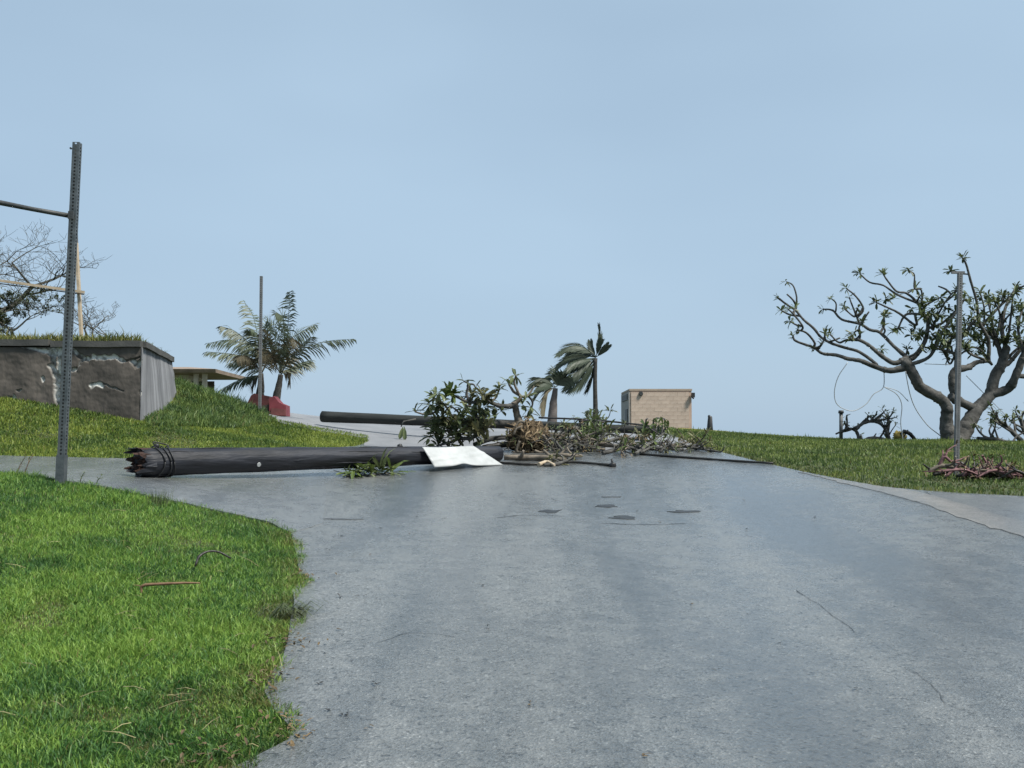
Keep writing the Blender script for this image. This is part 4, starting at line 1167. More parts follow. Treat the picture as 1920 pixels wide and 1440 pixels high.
mb = MB(); q = pix(*z8(815, 362), 25.0); mb.tube([q, q + Vector((.03, 0, .06))], [.05, .04], 8); mb.build('cap', M['black'], yc)
# leafy branches at the right edge
stick(air(z8, [(1870, 490), (1760, 430), (1640, 400), (1500, 390)], 23.0, .5), [.06, .05, .04, .03], M['bark'], 'long leafy branch reaching left along the lawn right of the frangipani', twigs=8, leaves=7, seed=8, L=.17, tl=.5)
stick(air(z8, [(1960, 480), (1860, 380), (1780, 300), (1730, 270)], 23.3), [.06, .05, .035], M['bark'], 'leafy branch tilted up at the right edge of the lawn', twigs=8, leaves=8, seed=9, L=.17, tl=.5)
stick(air(z8, [(1960, 400), (1910, 300), (1890, 190)], 23.6), [.05, .04, .03], M['bark'], 'upright leafy branch furthest right on the lawn', twigs=5, leaves=8, seed=10, L=.17, tl=.45)
# purplish heap at the foot of the right post
for i, (a, c_, m_, lab, tw) in enumerate([
    ([(1060, 690), (1180, 640), (1300, 655)], [.03, .035, .025], 'bark_pale', 'pale branch lying left of the grey post foot', 4),
    ([(1100, 740), (1230, 690), (1340, 640)], [.03, .03, .025], 'black_stick', 'dark wet branch crossing in front of the grey post foot', 3),
    ([(1150, 650), (1200, 560), (1260, 600)], [.025, .025, .02], 'mauve', 'mauve twig sticking up left of the grey post', 5),
    ([(1340, 610), (1440, 680), (1480, 720)], [.03, .035, .03], 'black_stick', 'dark branch slanting right from the grey post foot', 2),
    ([(1440, 740), (1540, 720), (1700, 760)], [.03, .03, .03], 'bark_pale', 'pale branch at the left end of the purplish heap', 3),
    ([(1540, 770), (1680, 700), (1800, 760)], [.03, .04, .03], 'mauve', 'thick purplish branch in the middle of the heap by the road', 6),
    ([(1600, 700), (1680, 650), (1760, 740)], [.02, .025, .02], 'mauve', 'arched purplish twig on top of the heap by the road', 5),
    ([(1720, 790), (1830, 720), (1960, 740)], [.04, .05, .05], 'mauve', 'reddish branch at the right end of the heap by the road', 6),
    ([(1560, 800), (1700, 790), (1920, 800)], [.035, .04, .04], 'black_stick', 'long dark branch along the bottom of the purplish heap', 2)]):
    uv = [z8(*p) for p in a]
    g = gnd(uv[0][0], uv[0][1] + 8); P = []
    for (u, v) in uv:
        q = pix(u, v, 15.4 - (u - 1740) / 2000 * 3); q.z = max(q.z, Tz(q.x, q.y) + .05); P.append(q)
    stick(P, c_, M[m_], lab, twigs=tw, seed=30 + i, leaves=3 if m_ == 'mauve' else 0, lm=M['litter'], L=.10, tl=.25, group='cut branches around the grey post')

# ------------------------------------------------------------------ fallen power poles
def pole(name, label, A, B, r0, r1, m, jag):
    A, B = Vector(A), Vector(B); d = (B - A).normalized()
    root = thing(name, label, 'utility pole', A - Vector((0, 0, r0)))
    u = d.cross(Vector((0, 0, 1))).normalized(); v = u.cross(d)
    mb = MB(); n, sg = 28, 44; rings = []
    for i in range(sg + 1):
        s_ = i / sg; p = A.lerp(B, s_); r = r0 + (r1 - r0) * s_
        rg = []
        for j in range(n):
            a = 2 * math.pi * j / n
            q = Vector((math.cos(a) * 2, math.sin(a) * 2, s_ * 5))
            k = 1 + .05 * noise.noise(q) + .035 * noise.noise(q * 2.7) + (.012 if noise.noise(Vector((a * 9, s_ * 1.5, 3))) > .2 else -.012)
            off = d * (-(jag * random.random() * .5) if i == 0 else 0)
            rg.append(p + (u * math.cos(a) + v * math.sin(a)) * r * k + off)
        rings.append(rg)
    mb.quadstrip(rings, True, True, True, True)
    mb.build('shaft', m, root)
    return root, d, u, v
R0, R1 = .185, .135
def rest(u, v, r):
    """axis point of a round bar of radius r lying on the ground, seen at (u, v)"""
    return min((pix(u, v, y) for y in np.arange(12, 24, .05)), key=lambda p: abs(p.z - Tz(p.x, p.y) - .028 - r))
A = rest(264, 867, R0); B = rest(934, 851, R1)
gA = Tz(A.x, A.y)
print('pole', A, B)
np_, d_, u_, v_ = pole('utility_pole', 'thick black snapped power pole lying across the road with a splintered left end', A, B, R0, R1, M['pole'], .1)
rn = random.Random(2)
for i in range(34):
    a = rn.uniform(0, 6.28); rr_ = R0 * math.sqrt(rn.uniform(.05, 1)) * .97
    p = A + (u_ * math.cos(a) + v_ * math.sin(a)) * rr_
    ln = rn.uniform(.03, .13) * (1.3 if rr_ > R0 * .7 else .7)
    tip = p - d_ * ln + (u_ * math.cos(a) + v_ * math.sin(a)) * rn.uniform(-.03, .05)
    if tip.z < gA + .04: tip.z = gA + .04
    w_ = rn.uniform(.025, .06); tn = (u_ * -math.sin(a) + v_ * math.cos(a)); rd = (u_ * math.cos(a) + v_ * math.sin(a))
    p0 = p + d_ * .12
    mb = MB(); mb.quadstrip([[p0 - tn * w_, p0 - rd * w_ * .5, p0 + tn * w_, p0 + rd * w_ * .5],
                             [p.lerp(tip, .5) - tn * w_ * .8, p.lerp(tip, .5) - rd * w_ * .4, p.lerp(tip, .5) + tn * w_ * .8, p.lerp(tip, .5) + rd * w_ * .4],
                             [tip - tn * w_ * .35, tip - rd * w_ * .2, tip + tn * w_ * .3 - d_ * .02, tip + rd * w_ * .2]], True, True, True, False)
    mb.build('splinter', M['splinter'] if rr_ < R0 * .8 or rn.random() < .4 else M['pole'], np_)
mb = MB()                                          # raised grain and long splits
for i in range(44):
    a = rn.uniform(0, 6.28); s0 = rn.uniform(0, .9) * (B - A).length; l_ = rn.uniform(.2, 1.1); P = []
    for k in range(7):
        q = min((s0 + l_ * k / 6) / (B - A).length, 1); a += rn.gauss(0, .03)
        P.append(A.lerp(B, q) + (u_ * math.cos(a) + v_ * math.sin(a)) * ((R0 + (R1 - R0) * q) * 1.012))
    mb.tube(P, lerps([.002, rn.uniform(.004, .011), .002], 7), 4)
tag(mb.build('grain_ridges', M['pole'] if False else M['pole_grain'], np_), kind='stuff')
mb = MB()
for s_, rr_ in ((.20, .004), (.30, .006), (.36, .005)):     # wire wraps by the break
    c_ = A + d_ * s_
    mb.tube([c_ + (u_ * math.cos(t_) + v_ * math.sin(t_)) * (R0 + .012 + .006 * math.sin(5 * t_)) + d_ * .03 * math.sin(2 * t_ + s_ * 9) for t_ in np.linspace(0, 2 * math.pi, 26)], .009, 5)
c_ = A + d_ * .22 + v_ * R0
mb.tube(spline([c_, c_ + v_ * .07 - d_ * .05, c_ + v_ * .05 + d_ * .08, c_ + v_ * .02 + d_ * .16, c_ - u_ * -.08 - v_ * .04 + d_ * .12], 5), .009, 5)
mb.build('wire_wrap', M['black'], np_)
mb = MB(); c_ = A + d_ * .22 + v_ * (R0 + .02); mb.blob(c_, .035, .035, .035, .3); mb.build('bolt', M['black'], np_)
pt = pix(452, 877, 15.0)
k_ = (pt - A).dot(d_); sp_ = A + d_ * k_; nrm = (u_ * (1 if u_.y < 0 else -1) * .93 - v_ * .36).normalized()
mb = MB(); c_ = sp_ + nrm * (R0 + (R1 - R0) * k_ / (B - A).length + .004)
mb.tube([c_, c_ + nrm * .012], [.032, .030], 10); mb.build('pole_tag', M['white'], np_)
mb = MB(); c_ = A.lerp(B, .66) + v_ * .165; mb.blob(c_ - v_ * .01, .04, .04, .04, .4); mb.build('bolt', M['black'], np_)

A2 = pix(604, 781, 24.2); B2 = pix(1225, 807, 22.6)
A2.z = max(A2.z, Tz(A2.x, A2.y) + .14)
fp, d_, u_, v_ = pole('utility_pole', 'dark far power pole propped level behind the uprooted tree', A2, B2, .125, .085, M['pole_far'], .02)
# fittings at its right end
mb = MB(); c_ = pix(1213, 803, 22.55)
mb.tube([c_ + Vector((-.05, -.05, -.02)), c_ + Vector((-.02, -.06, .19)), c_ + Vector((.02, -.06, .20))], .018, 6)
mb.tube([c_ + Vector((.12, .02, -.1)), c_ + Vector((.14, -.02, .18)), c_ + Vector((.20, -.02, .215)), c_ + Vector((.37, -.02, .20)), c_ + Vector((.385, -.02, -.04))], .02, 6)
mb.build('bracket', M['dark_metal'], fp)
mb = MB(); mb.tube([c_ + Vector((.02, -.02, -.08)), c_ + Vector((.18, -.03, -.06)), c_ + Vector((.34, -.03, -.05))], [.08, .09, .07], 10); mb.build('cable_joint', M['black'], fp)
for i, (u, v, h) in enumerate(((1098, 786, .14), (1122, 783, .17), (1126, 790, .12), (1205, 795, .12))):
    mb = MB(); q = pix(u, v + 10, 22.75); mb.tube([q, q + Vector((0, 0, h * .6)), q + Vector((0, 0, h))], [.03, .045, .03], 8); mb.build('insulator', M['dark_metal'], fp)
mb = MB(); q0, q1 = pix(1010, 783, 23.0), pix(1230, 800, 22.4); mb.tube(spline([q0, q0.lerp(q1, .5) + Vector((0, 0, .04)), q1], 6), .02, 6)
q2 = pix(1085, 790, 22.5); mb.tube(spline([q2, q2 + Vector((.3, 0, .02)), q2 + Vector((.6, 0, -.04))], 4), .025, 6); mb.build('service_cable', M['black'], fp)

# ------------------------------------------------------------------ white bent sheet leaning on the near pole
def axis_y(u):
    """distance of the near pole's axis along photo column u"""
    k = (u - 960.0) / F; t_ = (k * A.y - A.x) / ((B.x - A.x) - k * (B.y - A.y))
    return A.y + (B.y - A.y) * t_
cor = [pix(792, 838, axis_y(792) - .25), pix(888, 837, axis_y(888) - .22), pix(943, 873, axis_y(943) - .62), pix(815, 876, axis_y(815) - .50)]
def lift(p, h): p.z = max(p.z, Tz(p.x, p.y) + h); return p
cor = [lift(p, .04) for p in cor]
nu, nv = 26, 14; rows = []
for j in range(nv + 1):
    row = []
    for i in range(nu + 1):
        s_, t_ = i / nu, j / nv
        p = cor[3].lerp(cor[2], s_).lerp(cor[0].lerp(cor[1], s_), t_)
        p = p + Vector((0, -.01, .035)) * math.exp(-((s_ - .42) / .10) ** 2) * max(0, 1 - 2.2 * t_)      # the fold
        p = p + Vector((0, -.022, .009)) * (math.exp(-((t_ - .30 - .35 * s_) / .035) ** 2) - .6 * math.exp(-((t_ - .42 - .35 * s_) / .03) ** 2))                  # the crease
        p = p + Vector((0, 0, .008)) * math.sin(s_ * 5 + t_ * 3)
        p.z = max(p.z, Tz(p.x, p.y) + .034)
        row.append(p)
    rows.append(row)
mb = MB(); mb.quadstrip(rows, False, False, False, True)
wb = mb.build('metal_sheet', M['white'], None, cor[3])
tag(wb, 'bent white metal sheet leaning against the near fallen pole', 'sheet')
sm = wb.modifiers.new('thickness', 'SOLIDIFY'); sm.thickness = .012; sm.offset = -1

# ------------------------------------------------------------------ the uprooted tree on the road
def z5(x, y): return 740 + x / 5.333, 680 + y / 5.333
UY = 20.9
ub = on(991, 850, UY)
ut = thing('uprooted_tree', 'uprooted leafy tree with a brown root ball blocking the middle of the road', 'tree', ub)
wo = Woody(z5, 5.333, UY, ut, 21, .28)
Pl = M['bark_pale']
wo.branch([(1330, 720), (1255, 610), (1220, 520), (1205, 430), (1190, 390)], [48, 42, 34, 30, 26], Pl, 'trunk', tip=False, sides=10, drift=-.1)
wo.branch([(1300, 690), (1180, 620), (1050, 610), (950, 610), (890, 680), (760, 760)], [40, 36, 32, 28, 24, 18], M['bark'], 'trunk', tip=False, sides=10, drift=-.3)
for pts, rad in [
    ([(1200, 430), (1080, 435), (970, 400), (900, 340), (860, 290)], [24, 20, 16, 13, 9]), ([(970, 400), (880, 380), (760, 400), (640, 350), (520, 290)], [14, 13, 12, 10, 7]),
    ([(760, 400), (720, 320), (735, 215), (690, 185)], [12, 11, 9, 6]), ([(735, 215), (790, 220), (815, 270)], [9, 7, 5]),
    ([(900, 340), (960, 300), (1055, 265)], [10, 8, 6]), ([(960, 400), (1010, 350), (1045, 270)], [11, 9, 6]),
    ([(1205, 420), (1260, 340), (1190, 290), (1140, 210)], [18, 15, 12, 8]), ([(1235, 300), (1195, 200), (1215, 125)], [11, 9, 6]),
    ([(1260, 340), (1330, 330), (1395, 235)], [12, 10, 6]), ([(1330, 330), (1380, 400), (1340, 520)], [9, 8, 6]),
    ([(950, 610), (820, 560), (680, 600), (560, 520), (450, 470), (360, 430)], [20, 17, 14, 12, 10, 7]),
    ([(890, 680), (760, 640), (640, 700), (500, 680), (400, 720)], [16, 14, 12, 10, 7]), ([(760, 760), (650, 760), (540, 800), (420, 830)], [15, 13, 10, 7]),
    ([(560, 520), (500, 420), (400, 360)], [10, 8, 6]), ([(680, 600), (640, 500), (560, 430)], [11, 9, 6]), ([(820, 560), (800, 460), (700, 420)], [12, 9, 6]),
    ([(450, 470), (330, 520), (200, 490)], [9, 8, 6]), ([(880, 640), (900, 520), (940, 470)], [12, 10, 8]), ([(640, 700), (680, 780), (640, 840)], [9, 8, 6])]:
    wo.branch(pts, [r * 1.25 for r in rad], M['bark'] if random.random() < .6 else Pl)
rn = random.Random(15)
for p, d in wo.tips:
    leaf_cluster(p, d, ut, M['leaf'] if rn.random() < .75 else M['leaf_olive'], rn.randint(4, 7), .22, .07, rn)
for (x, y, q) in [(400, 340, 0), (440, 300, 0), (560, 290, 1), (520, 330, 1), (590, 310, 1), (360, 470, 0), (420, 420, 0), (480, 450, 0), (700, 450, 0), (760, 480, 0), (840, 440, 2), (880, 330, 2), (820, 340, 2), (900, 300, 2),
                  (920, 360, 2), (760, 330, 2), (680, 520, 0), (560, 600, 0), (470, 600, 0), (430, 560, 0), (500, 660, 0), (600, 640, 2), (660, 600, 2), (720, 560, 0), (800, 560, 0), (850, 500, 0), (880, 580, 0), (760, 640, 2),
                  (820, 660, 2), (880, 640, 2), (400, 700, 0), (460, 760, 0), (540, 740, 2), (620, 760, 2), (360, 740, 0), (320, 830, 0), (440, 820, 0), (560, 820, 0), (680, 720, 2), (740, 700, 2), (800, 720, 2), (420, 640, 0), (920, 640, 2),
                  (350, 420, 0), (450, 380, 0), (640, 560, 0), (900, 440, 0), (1000, 470, 0), (1060, 480, 0), (1280, 420, 0), (1320, 350, 0), (1360, 450, 0), (480, 870, 0)]:
    v = Vector(z5(x, y)); nd = min(wo.nodes, key=lambda a: (a[0] - v).length)
    leaf_cluster(pix(v.x, v.y, nd[1] + rn.uniform(-.4, .4)), Vector((rn.gauss(0, 1), rn.gauss(0, 1), rn.gauss(.2, .7))), ut, M[('leaf', 'leaf_bright', 'leaf_olive')[q]], rn.randint(8, 13), .25, .078, rn)
for i in range(14):
    v = Vector(z5(rn.uniform(330, 940), rn.uniform(480, 840))); nd = min(wo.nodes, key=lambda a: (a[0] - v).length)
    leaf_cluster(pix(v.x, v.y, nd[1] + rn.uniform(-.5, .5)), Vector((rn.gauss(0, 1), rn.gauss(0, 1), rn.gauss(.2, .7))), ut, M[rn.choice(('leaf', 'leaf', 'leaf_olive'))], rn.randint(10, 16), .25, .075, rn)
rc = pix(*z5(1340, 750), UY - .45)
mb = MB(); mb.blob(rc, .33, .30, .28, .55, 3.2, 26, 16); mb.build('root_ball', M['root_soil'], ut)
fib = MB()
for i in range(190):
    d = Vector((rn.gauss(0, 1), rn.gauss(-.5, 1), rn.gauss(0, 1))).normalized()
    p = rc + Vector((d.x * .37, d.y * .33, d.z * .31)) * rn.uniform(.8, 1.1)
    t_ = d.cross(Vector((rn.gauss(0, 1), rn.gauss(0, 1), rn.gauss(0, 1)))).normalized(); ln = rn.uniform(.10, .34)
    q1 = p + (t_ * .6 + d * .35) * ln * .5; q2 = q1 + (t_ * .3 + Vector((rn.gauss(0, .6), rn.gauss(0, .4), rn.gauss(-.25, .5)))) * ln * .6
    for q in (p, q1, q2): q.z = max(q.z, Tz(q.x, q.y) + .04)
    fib.tube(spline([p, q1, q2], 3), lerps([rn.uniform(.008, .022), .005], 7), 5, cap=False)
tag(fib.build('root_fibres', M['root'], ut), kind='stuff')
for pts in ([(1480, 720), (1540, 800), (1600, 880)], [(1250, 780), (1220, 880), (1270, 905), (1180, 920)], [(1400, 880), (1450, 920), (1520, 905)], [(1280, 640), (1220, 660), (1190, 720)], [(1300, 600), (1250, 590), (1200, 650)]):
    P = path(z5, pts, UY - .75); 
    for q in P: q.z = max(q.z, Tz(q.x, q.y) + .04)
    mb = MB(); mb.tube(spline(P, 5), lerps([.03, .014], 5 * (len(P) - 1) + 1), 6, .1); mb.build('root', Pl, ut)

# ------------------------------------------------------------------ smaller debris on the road
def road_stick(uv, radii, m, label, **kw):
    P = []
    for k, q in enumerate(uv):
        h = q[2] if len(q) > 2 else 0
        P.append(gp(q[0], q[1], h + max(radii)))
    return stick(P, radii, m, label, **kw)
road_stick([(945, 866), (1010, 867), (1060, 872)], [.05, .055, .05], M['bark_pale'], 'pale peeled branch lying right of the white sheet', seed=41, twigs=2)
road_stick([(935, 873), (1000, 876), (1070, 872), (1150, 878)], [.022, .025, .022, .026], M['black_stick'], 'thin black rod on the asphalt ending in a knobbed tip', seed=42)
mbk = thing('knob', 'black bolt fitting at the tip of the thin rod on the road', 'fitting', gp(1150, 878)); mb = MB(); q = gp(1149, 878, .03); mb.blob(q, .06, .05, .045, .3); mb.tube([q, q + Vector((-.02, 0, .10))], [.02, .015], 6); mb.build('bolt', M['black'], mbk)
road_stick([(1020, 878), (1045, 876), (1075, 870, .05)], [.03, .03, .02], M['bark'], 'leafy olive sprig over the pale branch right of the white sheet', seed=43, twigs=9, leaves=7, lm=M['leaf_olive'], L=.13, tl=.28)
road_stick([(1030, 862), (1062, 866, .05), (1090, 862)], [.04, .04, .03], M['bark_pale'], 'grey bent branch end just below the root ball', seed=44, twigs=3)
road_stick([(1010, 878), (1025, 876, .03), (1040, 879)], [.035, .03, .02], M['tan_wood'], 'small pale wood chip in front of the root ball', seed=45)
LB = [([(1040, 848), (1075, 838, .12), (1110, 830, .2)], 'dark leafy heap right of the root ball', 12, 'leaf', .17),
      ([(1060, 842), (1090, 838, .15), (1120, 826, .24)], 'higher leafy bough in the heap right of the root ball', 10, 'leaf', .17),
      ([(1075, 850), (1100, 848, .1), (1128, 838, .18)], 'bright green leafy bough at the right of the heap', 8, 'leaf_bright', .18),
      ([(1045, 830), (1075, 826, .15), (1130, 812, .2)], 'dark leafy bough under the far pole', 10, 'leaf', .16),
      ([(1120, 845), (1160, 838, .12), (1210, 836, .06)], 'scraggly olive branch between the heap and the pole fittings', 8, 'leaf_olive', .14),
      ([(1130, 856), (1180, 852, .06), (1240, 850)], 'brown twiggy branch across the road below the far pole', 8, 'leaf_olive', .11),
      ([(1190, 858), (1215, 850, .1), (1245, 836, .2)], 'bright leafy sprig below the pole fittings', 10, 'leaf_bright', .16),
      ([(1240, 848), (1280, 848, .05), (1330, 850)], 'flat leafy branch near the right road edge', 9, 'leaf_olive', .13),
      ([(1150, 830), (1175, 838, .1), (1190, 852)], 'dark forked branch standing in the twiggy debris', 6, 'leaf', .12),
      ([(1205, 856), (1225, 836, .12), (1240, 822, .2)], 'leaning dark stem below the pole fittings', 3, 'leaf', .12)]
for i, (uv, lab, tw, lm, L_) in enumerate(LB):
    road_stick(uv, [.035, .03, .018], M['bark'], lab, seed=60 + i, twigs=tw, leaves=8, lm=M[lm], L=L_ * 1.2, tl=.36, group='storm-torn branches on the road')
rn = random.Random(404)
TG = ['dry tan twig', 'grey twig', 'dark wet twig']; WH = ['near the root ball', 'under the far pole', 'by the bright green bough', 'left of the pole fittings', 'below the pole fittings', 'towards the right verge']
for i in range(36):
    k = i % 6 if i < 18 else (i % 3) // 2; hp = 0 if i < 18 else rn.uniform(.05, .3); u = 1045 + k * 48 + rn.uniform(-20, 20); v = 840 + rn.uniform(0, 16) + k * .5
    t_ = i // 6 % 3; du = rn.choice((-1, 1)) * rn.uniform(25, 60)
    road_stick([(u, v, rn.uniform(0, .06)), (u + du * .5, v + rn.uniform(-5, 4), rn.uniform(.02, .16) + hp), (u + du, v + rn.uniform(-6, 6), rn.uniform(0, .12) + hp * .7)], [.024, .02, .012],
               M[('bark_pale', 'bark', 'black_stick')[t_]], (TG[t_] + ' in the road debris ' + WH[k] if i < 18 else TG[t_] + ' tangled in the leafy heap right of the root ball'), name='twig', cat='twig', seed=300 + i, twigs=5, tl=.3, leaves=4, lm=M[rn.choice(('leaf_olive', 'leaf', 'litter'))], L=.10, group='twigs strewn across the road')
road_stick([(1200, 856), (1280, 862), (1360, 868), (1450, 874)], [.020, .022, .020, .018], M['black_stick'], 'long thin black line of cable along the road to the right verge', name='cable', cat='cable', seed=80)
for i, (uv, m_, lab) in enumerate([([(890, 846, .05), (930, 842, .14), (985, 838, .10)], 'bark', 'thick dark limb lying between the leafy crown and the root ball'),
                                    ([(905, 850, .03), (950, 849, .08), (1000, 846, .05)], 'black_stick', 'wet black limb just above the right end of the white sheet'),
                                    ([(1035, 836, .10), (1080, 830, .22), (1135, 828, .15)], 'bark', 'dark limb on top of the heap right of the root ball'),
                                    ([(1040, 846, .03), (1100, 846, .08), (1165, 850, .04)], 'bark_pale', 'pale limb along the foot of the heap right of the root ball')]):
    road_stick(uv, [.05, .055, .03], M[m_], lab, seed=700 + i, twigs=7, leaves=4, lm=M['leaf_olive'], L=.12, tl=.3)
road_stick([(1255, 838), (1290, 843), (1350, 853)], [.025, .03, .02], M['bark'], 'dark branch pointing at the right verge beyond the leafy debris', seed=81, twigs=3)
# leafy sprig in front of the near pole
sg = gp(690, 884)
spg = thing('leafy_sprig', 'green leafy sprig lying in front of the near fallen pole', 'sprig', sg)
rn = random.Random(77)
for i, (u, v) in enumerate(((655, 884), (675, 882), (695, 884), (715, 883), (735, 881), (685, 872), (710, 868), (665, 876))):
    q = gp(u, v, .06 + .03 * (i > 4)); q = on(u, v, 16.15 + (u - 690) * .008); q.z += .06 + .05 * (i > 4)
    leaf_cluster(q, Vector((rn.gauss(0, .5), -.2, 1.2)), spg, M['leaf_bright'] if i % 3 else M['leaf'], 14, .36, .06, rn, .5)
mb = MB(); mb.tube(spline([p + Vector((0, 0, .04)) for p in (on(650, 886, 15.8), on(690, 884, 16.1), on(740, 882, 16.5))], 5), .014, 6); mb.build('stem', M['bark'], spg)
# twig hanging from the far pole
q = pix(757, 790, 22.9)
hg = thing('hanging_sprig', 'two drooping leaves hanging from the far pole', 'sprig', q)
mb = MB(); mb.tube([q + Vector((.25, .1, .05)), q, pix(752, 800, 22.9)], [.02, .016, .014], 5); mb.build('stem', M['bark'], hg)
mb = MB(); mb.leaf(pix(756, 799, 22.9), Vector((-.28, 0, -1)), Vector((.2, -1, 0)), .30, .10); mb.build('leaf', M['leaf'], hg)
mb = MB(); mb.leaf(pix(758, 799, 22.9), Vector((.05, 0, -1)), Vector((.2, -1, .1)), .32, .10); mb.build('leaf', M['leaf'], hg)

rn = random.Random(91)
for i in range(12):
    uu = rn.uniform(1760, 1930); dd = rn.uniform(30, 80) * (-1 if uu > 1840 else 1); vv = rn.uniform(884, 906); P = []
    for k in range(3):
        q = pix(uu + dd * k / 2, vv + rn.uniform(-6, 4) - 8 * (k == 1), 15.2 - (uu - 1740) / 700); q.z = max(q.z, Tz(q.x, q.y) + .05 + .1 * (k == 1)); P.append(q)
    stick(P, [.02, .022, .014], M[('mauve', 'bark_pale', 'mauve', 'black_stick')[i % 4]], 'small broken ' + ('mauve', 'pale', 'reddish', 'dark')[i % 4] + ' branch among the cuttings along the right verge', twigs=5, seed=500 + i, leaves=2, lm=M['litter'], L=.10, tl=.22, group='broken cuttings along the right verge')
# ------------------------------------------------------------------ odds and ends in the near grass and on the asphalt
def grass_stick(uvh, radii, m, label, **kw):
    P = []
    for (u, v, h) in uvh:
        p = gnd(u, v); p.z += h; P.append(p)
    return stick(P, radii, m, label, **kw)
q0 = gnd(368, 1072); yy = q0.y
P = [pix(366, 1072, yy - .05), pix(374, 1054, yy), pix(392, 1045, yy + .05), pix(412, 1047, yy + .08), pix(433, 1058, yy + .1)]
for p in P: p.z += .05
stick(P, [.010, .014, .009, .009, .007], M['black_stick'], 'black arched twig standing in the near grass', name='twig', cat='twig', seed=90)
q0 = gnd(264, 1118); yy = q0.y
P = [pix(264, 1126, yy), pix(268, 1112, yy), pix(300, 1109, yy), pix(340, 1107, yy + .02), pix(375, 1107, yy + .04)]
for p in P: p.z += .055
stick(P, [.012, .012, .011, .009, .005], M['brown_stick'], 'straight brown stick resting on the near grass', name='stick', cat='stick', seed=91, twigs=1, tl=.08)
q0 = gnd(548, 1160)
tf = thing('grass_tuft', 'dark trailing grass tuft overhanging the asphalt at the near grass edge', 'tuft', q0)
mb = MB(); rn = random.Random(8)
for i in range(110):
    p = q0 + Vector((rn.gauss(-.06, .07), rn.gauss(.03, .09), 0)); p.z = Tz(p.x, p.y) + .02
    a = rn.gauss(-.1, .6); d = Vector((math.cos(a), math.sin(a), 0)); L_ = rn.uniform(.10, .26); s = Vector((-d.y, d.x, 0)) * .004
    m1 = p + d * L_ * .45 + Vector((0, 0, L_ * .38)); t_ = p + d * L_ + Vector((0, 0, L_ * .12))
    b = len(mb.v); mb.v.extend([p - s, p + s, m1 + s, m1 - s, t_]); mb.f.extend([(b, b + 1, b + 2, b + 3), (b + 3, b + 2, b + 4)]); mb.sm.extend([False] * 2)
tag(mb.build('blades', M['leaf'], tf), kind='stuff')
for i, (u, v, r_, lab) in enumerate([(562, 1092, .07, 'brown leaf litter caught on the tip of the near grass edge'), (492, 1285, .10, 'dark brown leaf litter in the dent of the near grass edge'),
                                     (535, 1385, .09, 'leaf litter at the lowest point of the near grass edge'), (385, 1432, .10, 'brown leaf litter at the bottom of the picture by the grass'),
                                     (548, 1215, .09, 'leaf litter strung along the middle of the near grass edge')]):
    q = gnd(u, v); mb = MB(); rn = random.Random(100 + i)
    for k in range(46):
        p = q + Vector((rn.gauss(0, r_), rn.gauss(0, r_ * 1.2), 0)); p.z = Tz(p.x, p.y) + .03 + rn.random() * .035
        mb.leaf(p, Vector((rn.gauss(0, 1), rn.gauss(0, 1), rn.gauss(0, .35))), Vector((0, 0, 1)), rn.uniform(.02, .06), rn.uniform(.012, .026))
    tag(mb.build('leaf_litter', M['litter'], None, q), lab, 'leaf litter', kind='stuff')
for (u, v, h, lab) in [(30, 893, .22, 'thin leaning weed stalk at the far left edge of the near grass'), (45, 894, .26, 'thicker dark weed stalk left of the sign post'), (150, 908, .14, 'small weed just right of the sign post foot'),
                       (180, 912, .10, 'tiny weed between the sign post and the pole end')]:
    p = gnd(u, v); q = p + Vector((.10 if u < 100 else .05, 0, h))
    stick([p, p.lerp(q, .5) + Vector((-.01, 0, .01)), q], [.006, .005, .003], M['brown_stick'] if u < 100 else M['leaf'], lab, name='weed', cat='weed', seed=int(u), twigs=2, tl=.08, leaves=3, L=.04, lm=M['leaf'])
p = gnd(298, 948)
tf2 = thing('grass_tuft', 'tall grey-green grass tuft rising at the far edge of the near grass', 'tuft', p)
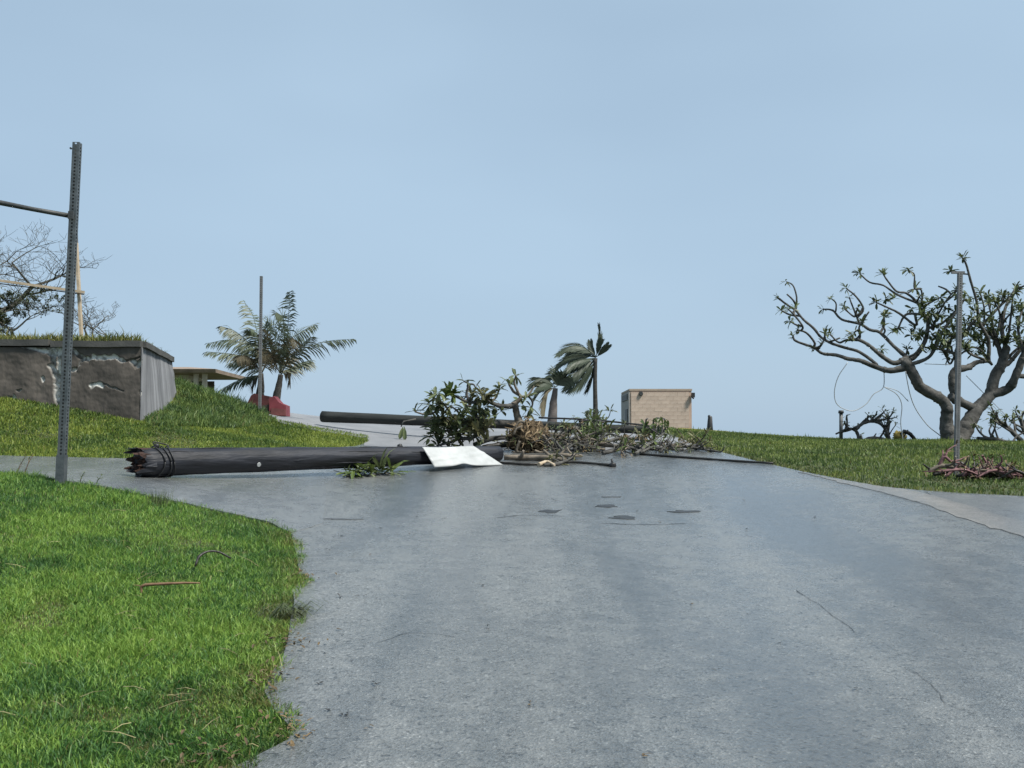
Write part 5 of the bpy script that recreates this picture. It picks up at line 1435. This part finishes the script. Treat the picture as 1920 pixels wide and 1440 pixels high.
mb = MB(); rn = random.Random(18)
for i in range(70):
    c_ = p + Vector((rn.gauss(0, .06), rn.gauss(0, .06), 0)); c_.z = Tz(c_.x, c_.y)
    L_ = rn.uniform(.10, .22); t_ = c_ + Vector((rn.gauss(0, .05), rn.gauss(0, .05), L_)); s = Vector((.004, 0, 0))
    b = len(mb.v); mb.v.extend([c_ - s, c_ + s, t_]); mb.f.append((b, b + 1, b + 2)); mb.sm.append(False)
tag(mb.build('blades', M['leaf'], tf2), kind='stuff')
mb = MB(); rn = random.Random(61)
for i in range(60):
    p = gnd(rn.uniform(5, 540), rn.uniform(960, 1430)); 
    if not inside(near_rag + near_poly[-4:], np.array([p.x]), np.array([p.y]))[0]: continue
    a = rn.uniform(0, 6.28); L_ = rn.uniform(.05, .18); d = Vector((math.cos(a), math.sin(a), rn.uniform(-.1, .5))) * L_
    p.z += rn.uniform(.02, .05); mb.tube([p, p + d * .5 + Vector((0, 0, .01)), p + d], [.0022, .002, .001], 3)
tag(mb.build('dry_straw', M['straw'], None), 'dry straw stalks lying loose in the foreground grass', 'straw', kind='stuff')
# scraps on the asphalt
rn = random.Random(55)
for (u, v) in [(905, 1105), (948, 968), (1456, 1215), (770, 1005), (915, 1183), (1298, 1140), (640, 1010), (1350, 1265), (1205, 1430), (700, 1290), (1000, 1330), (1620, 1300)] + [(rn.uniform(620, 1700), rn.uniform(900, 1000)) for _ in range(16)] + [(rn.uniform(580, 720), rn.uniform(1000, 1420)) for _ in range(14)]:
    q = gp(u, v, .004); mb = MB()
    for k in range(rn.randint(1, 3)):
        mb.leaf(q + Vector((rn.gauss(0, .012), rn.gauss(0, .012), .004 * k)), Vector((rn.gauss(0, 1), rn.gauss(0, 1), .15)), Vector((0, 0, 1)), rn.uniform(.02, .045), rn.uniform(.010, .02))
    tag(mb.build('leaf_scrap', M['litter'] if rn.random() < .3 else M['black_stick'], None, q), 'tiny dark leaf scrap stuck to the wet asphalt', 'leaf', 'leaf scraps on the asphalt')
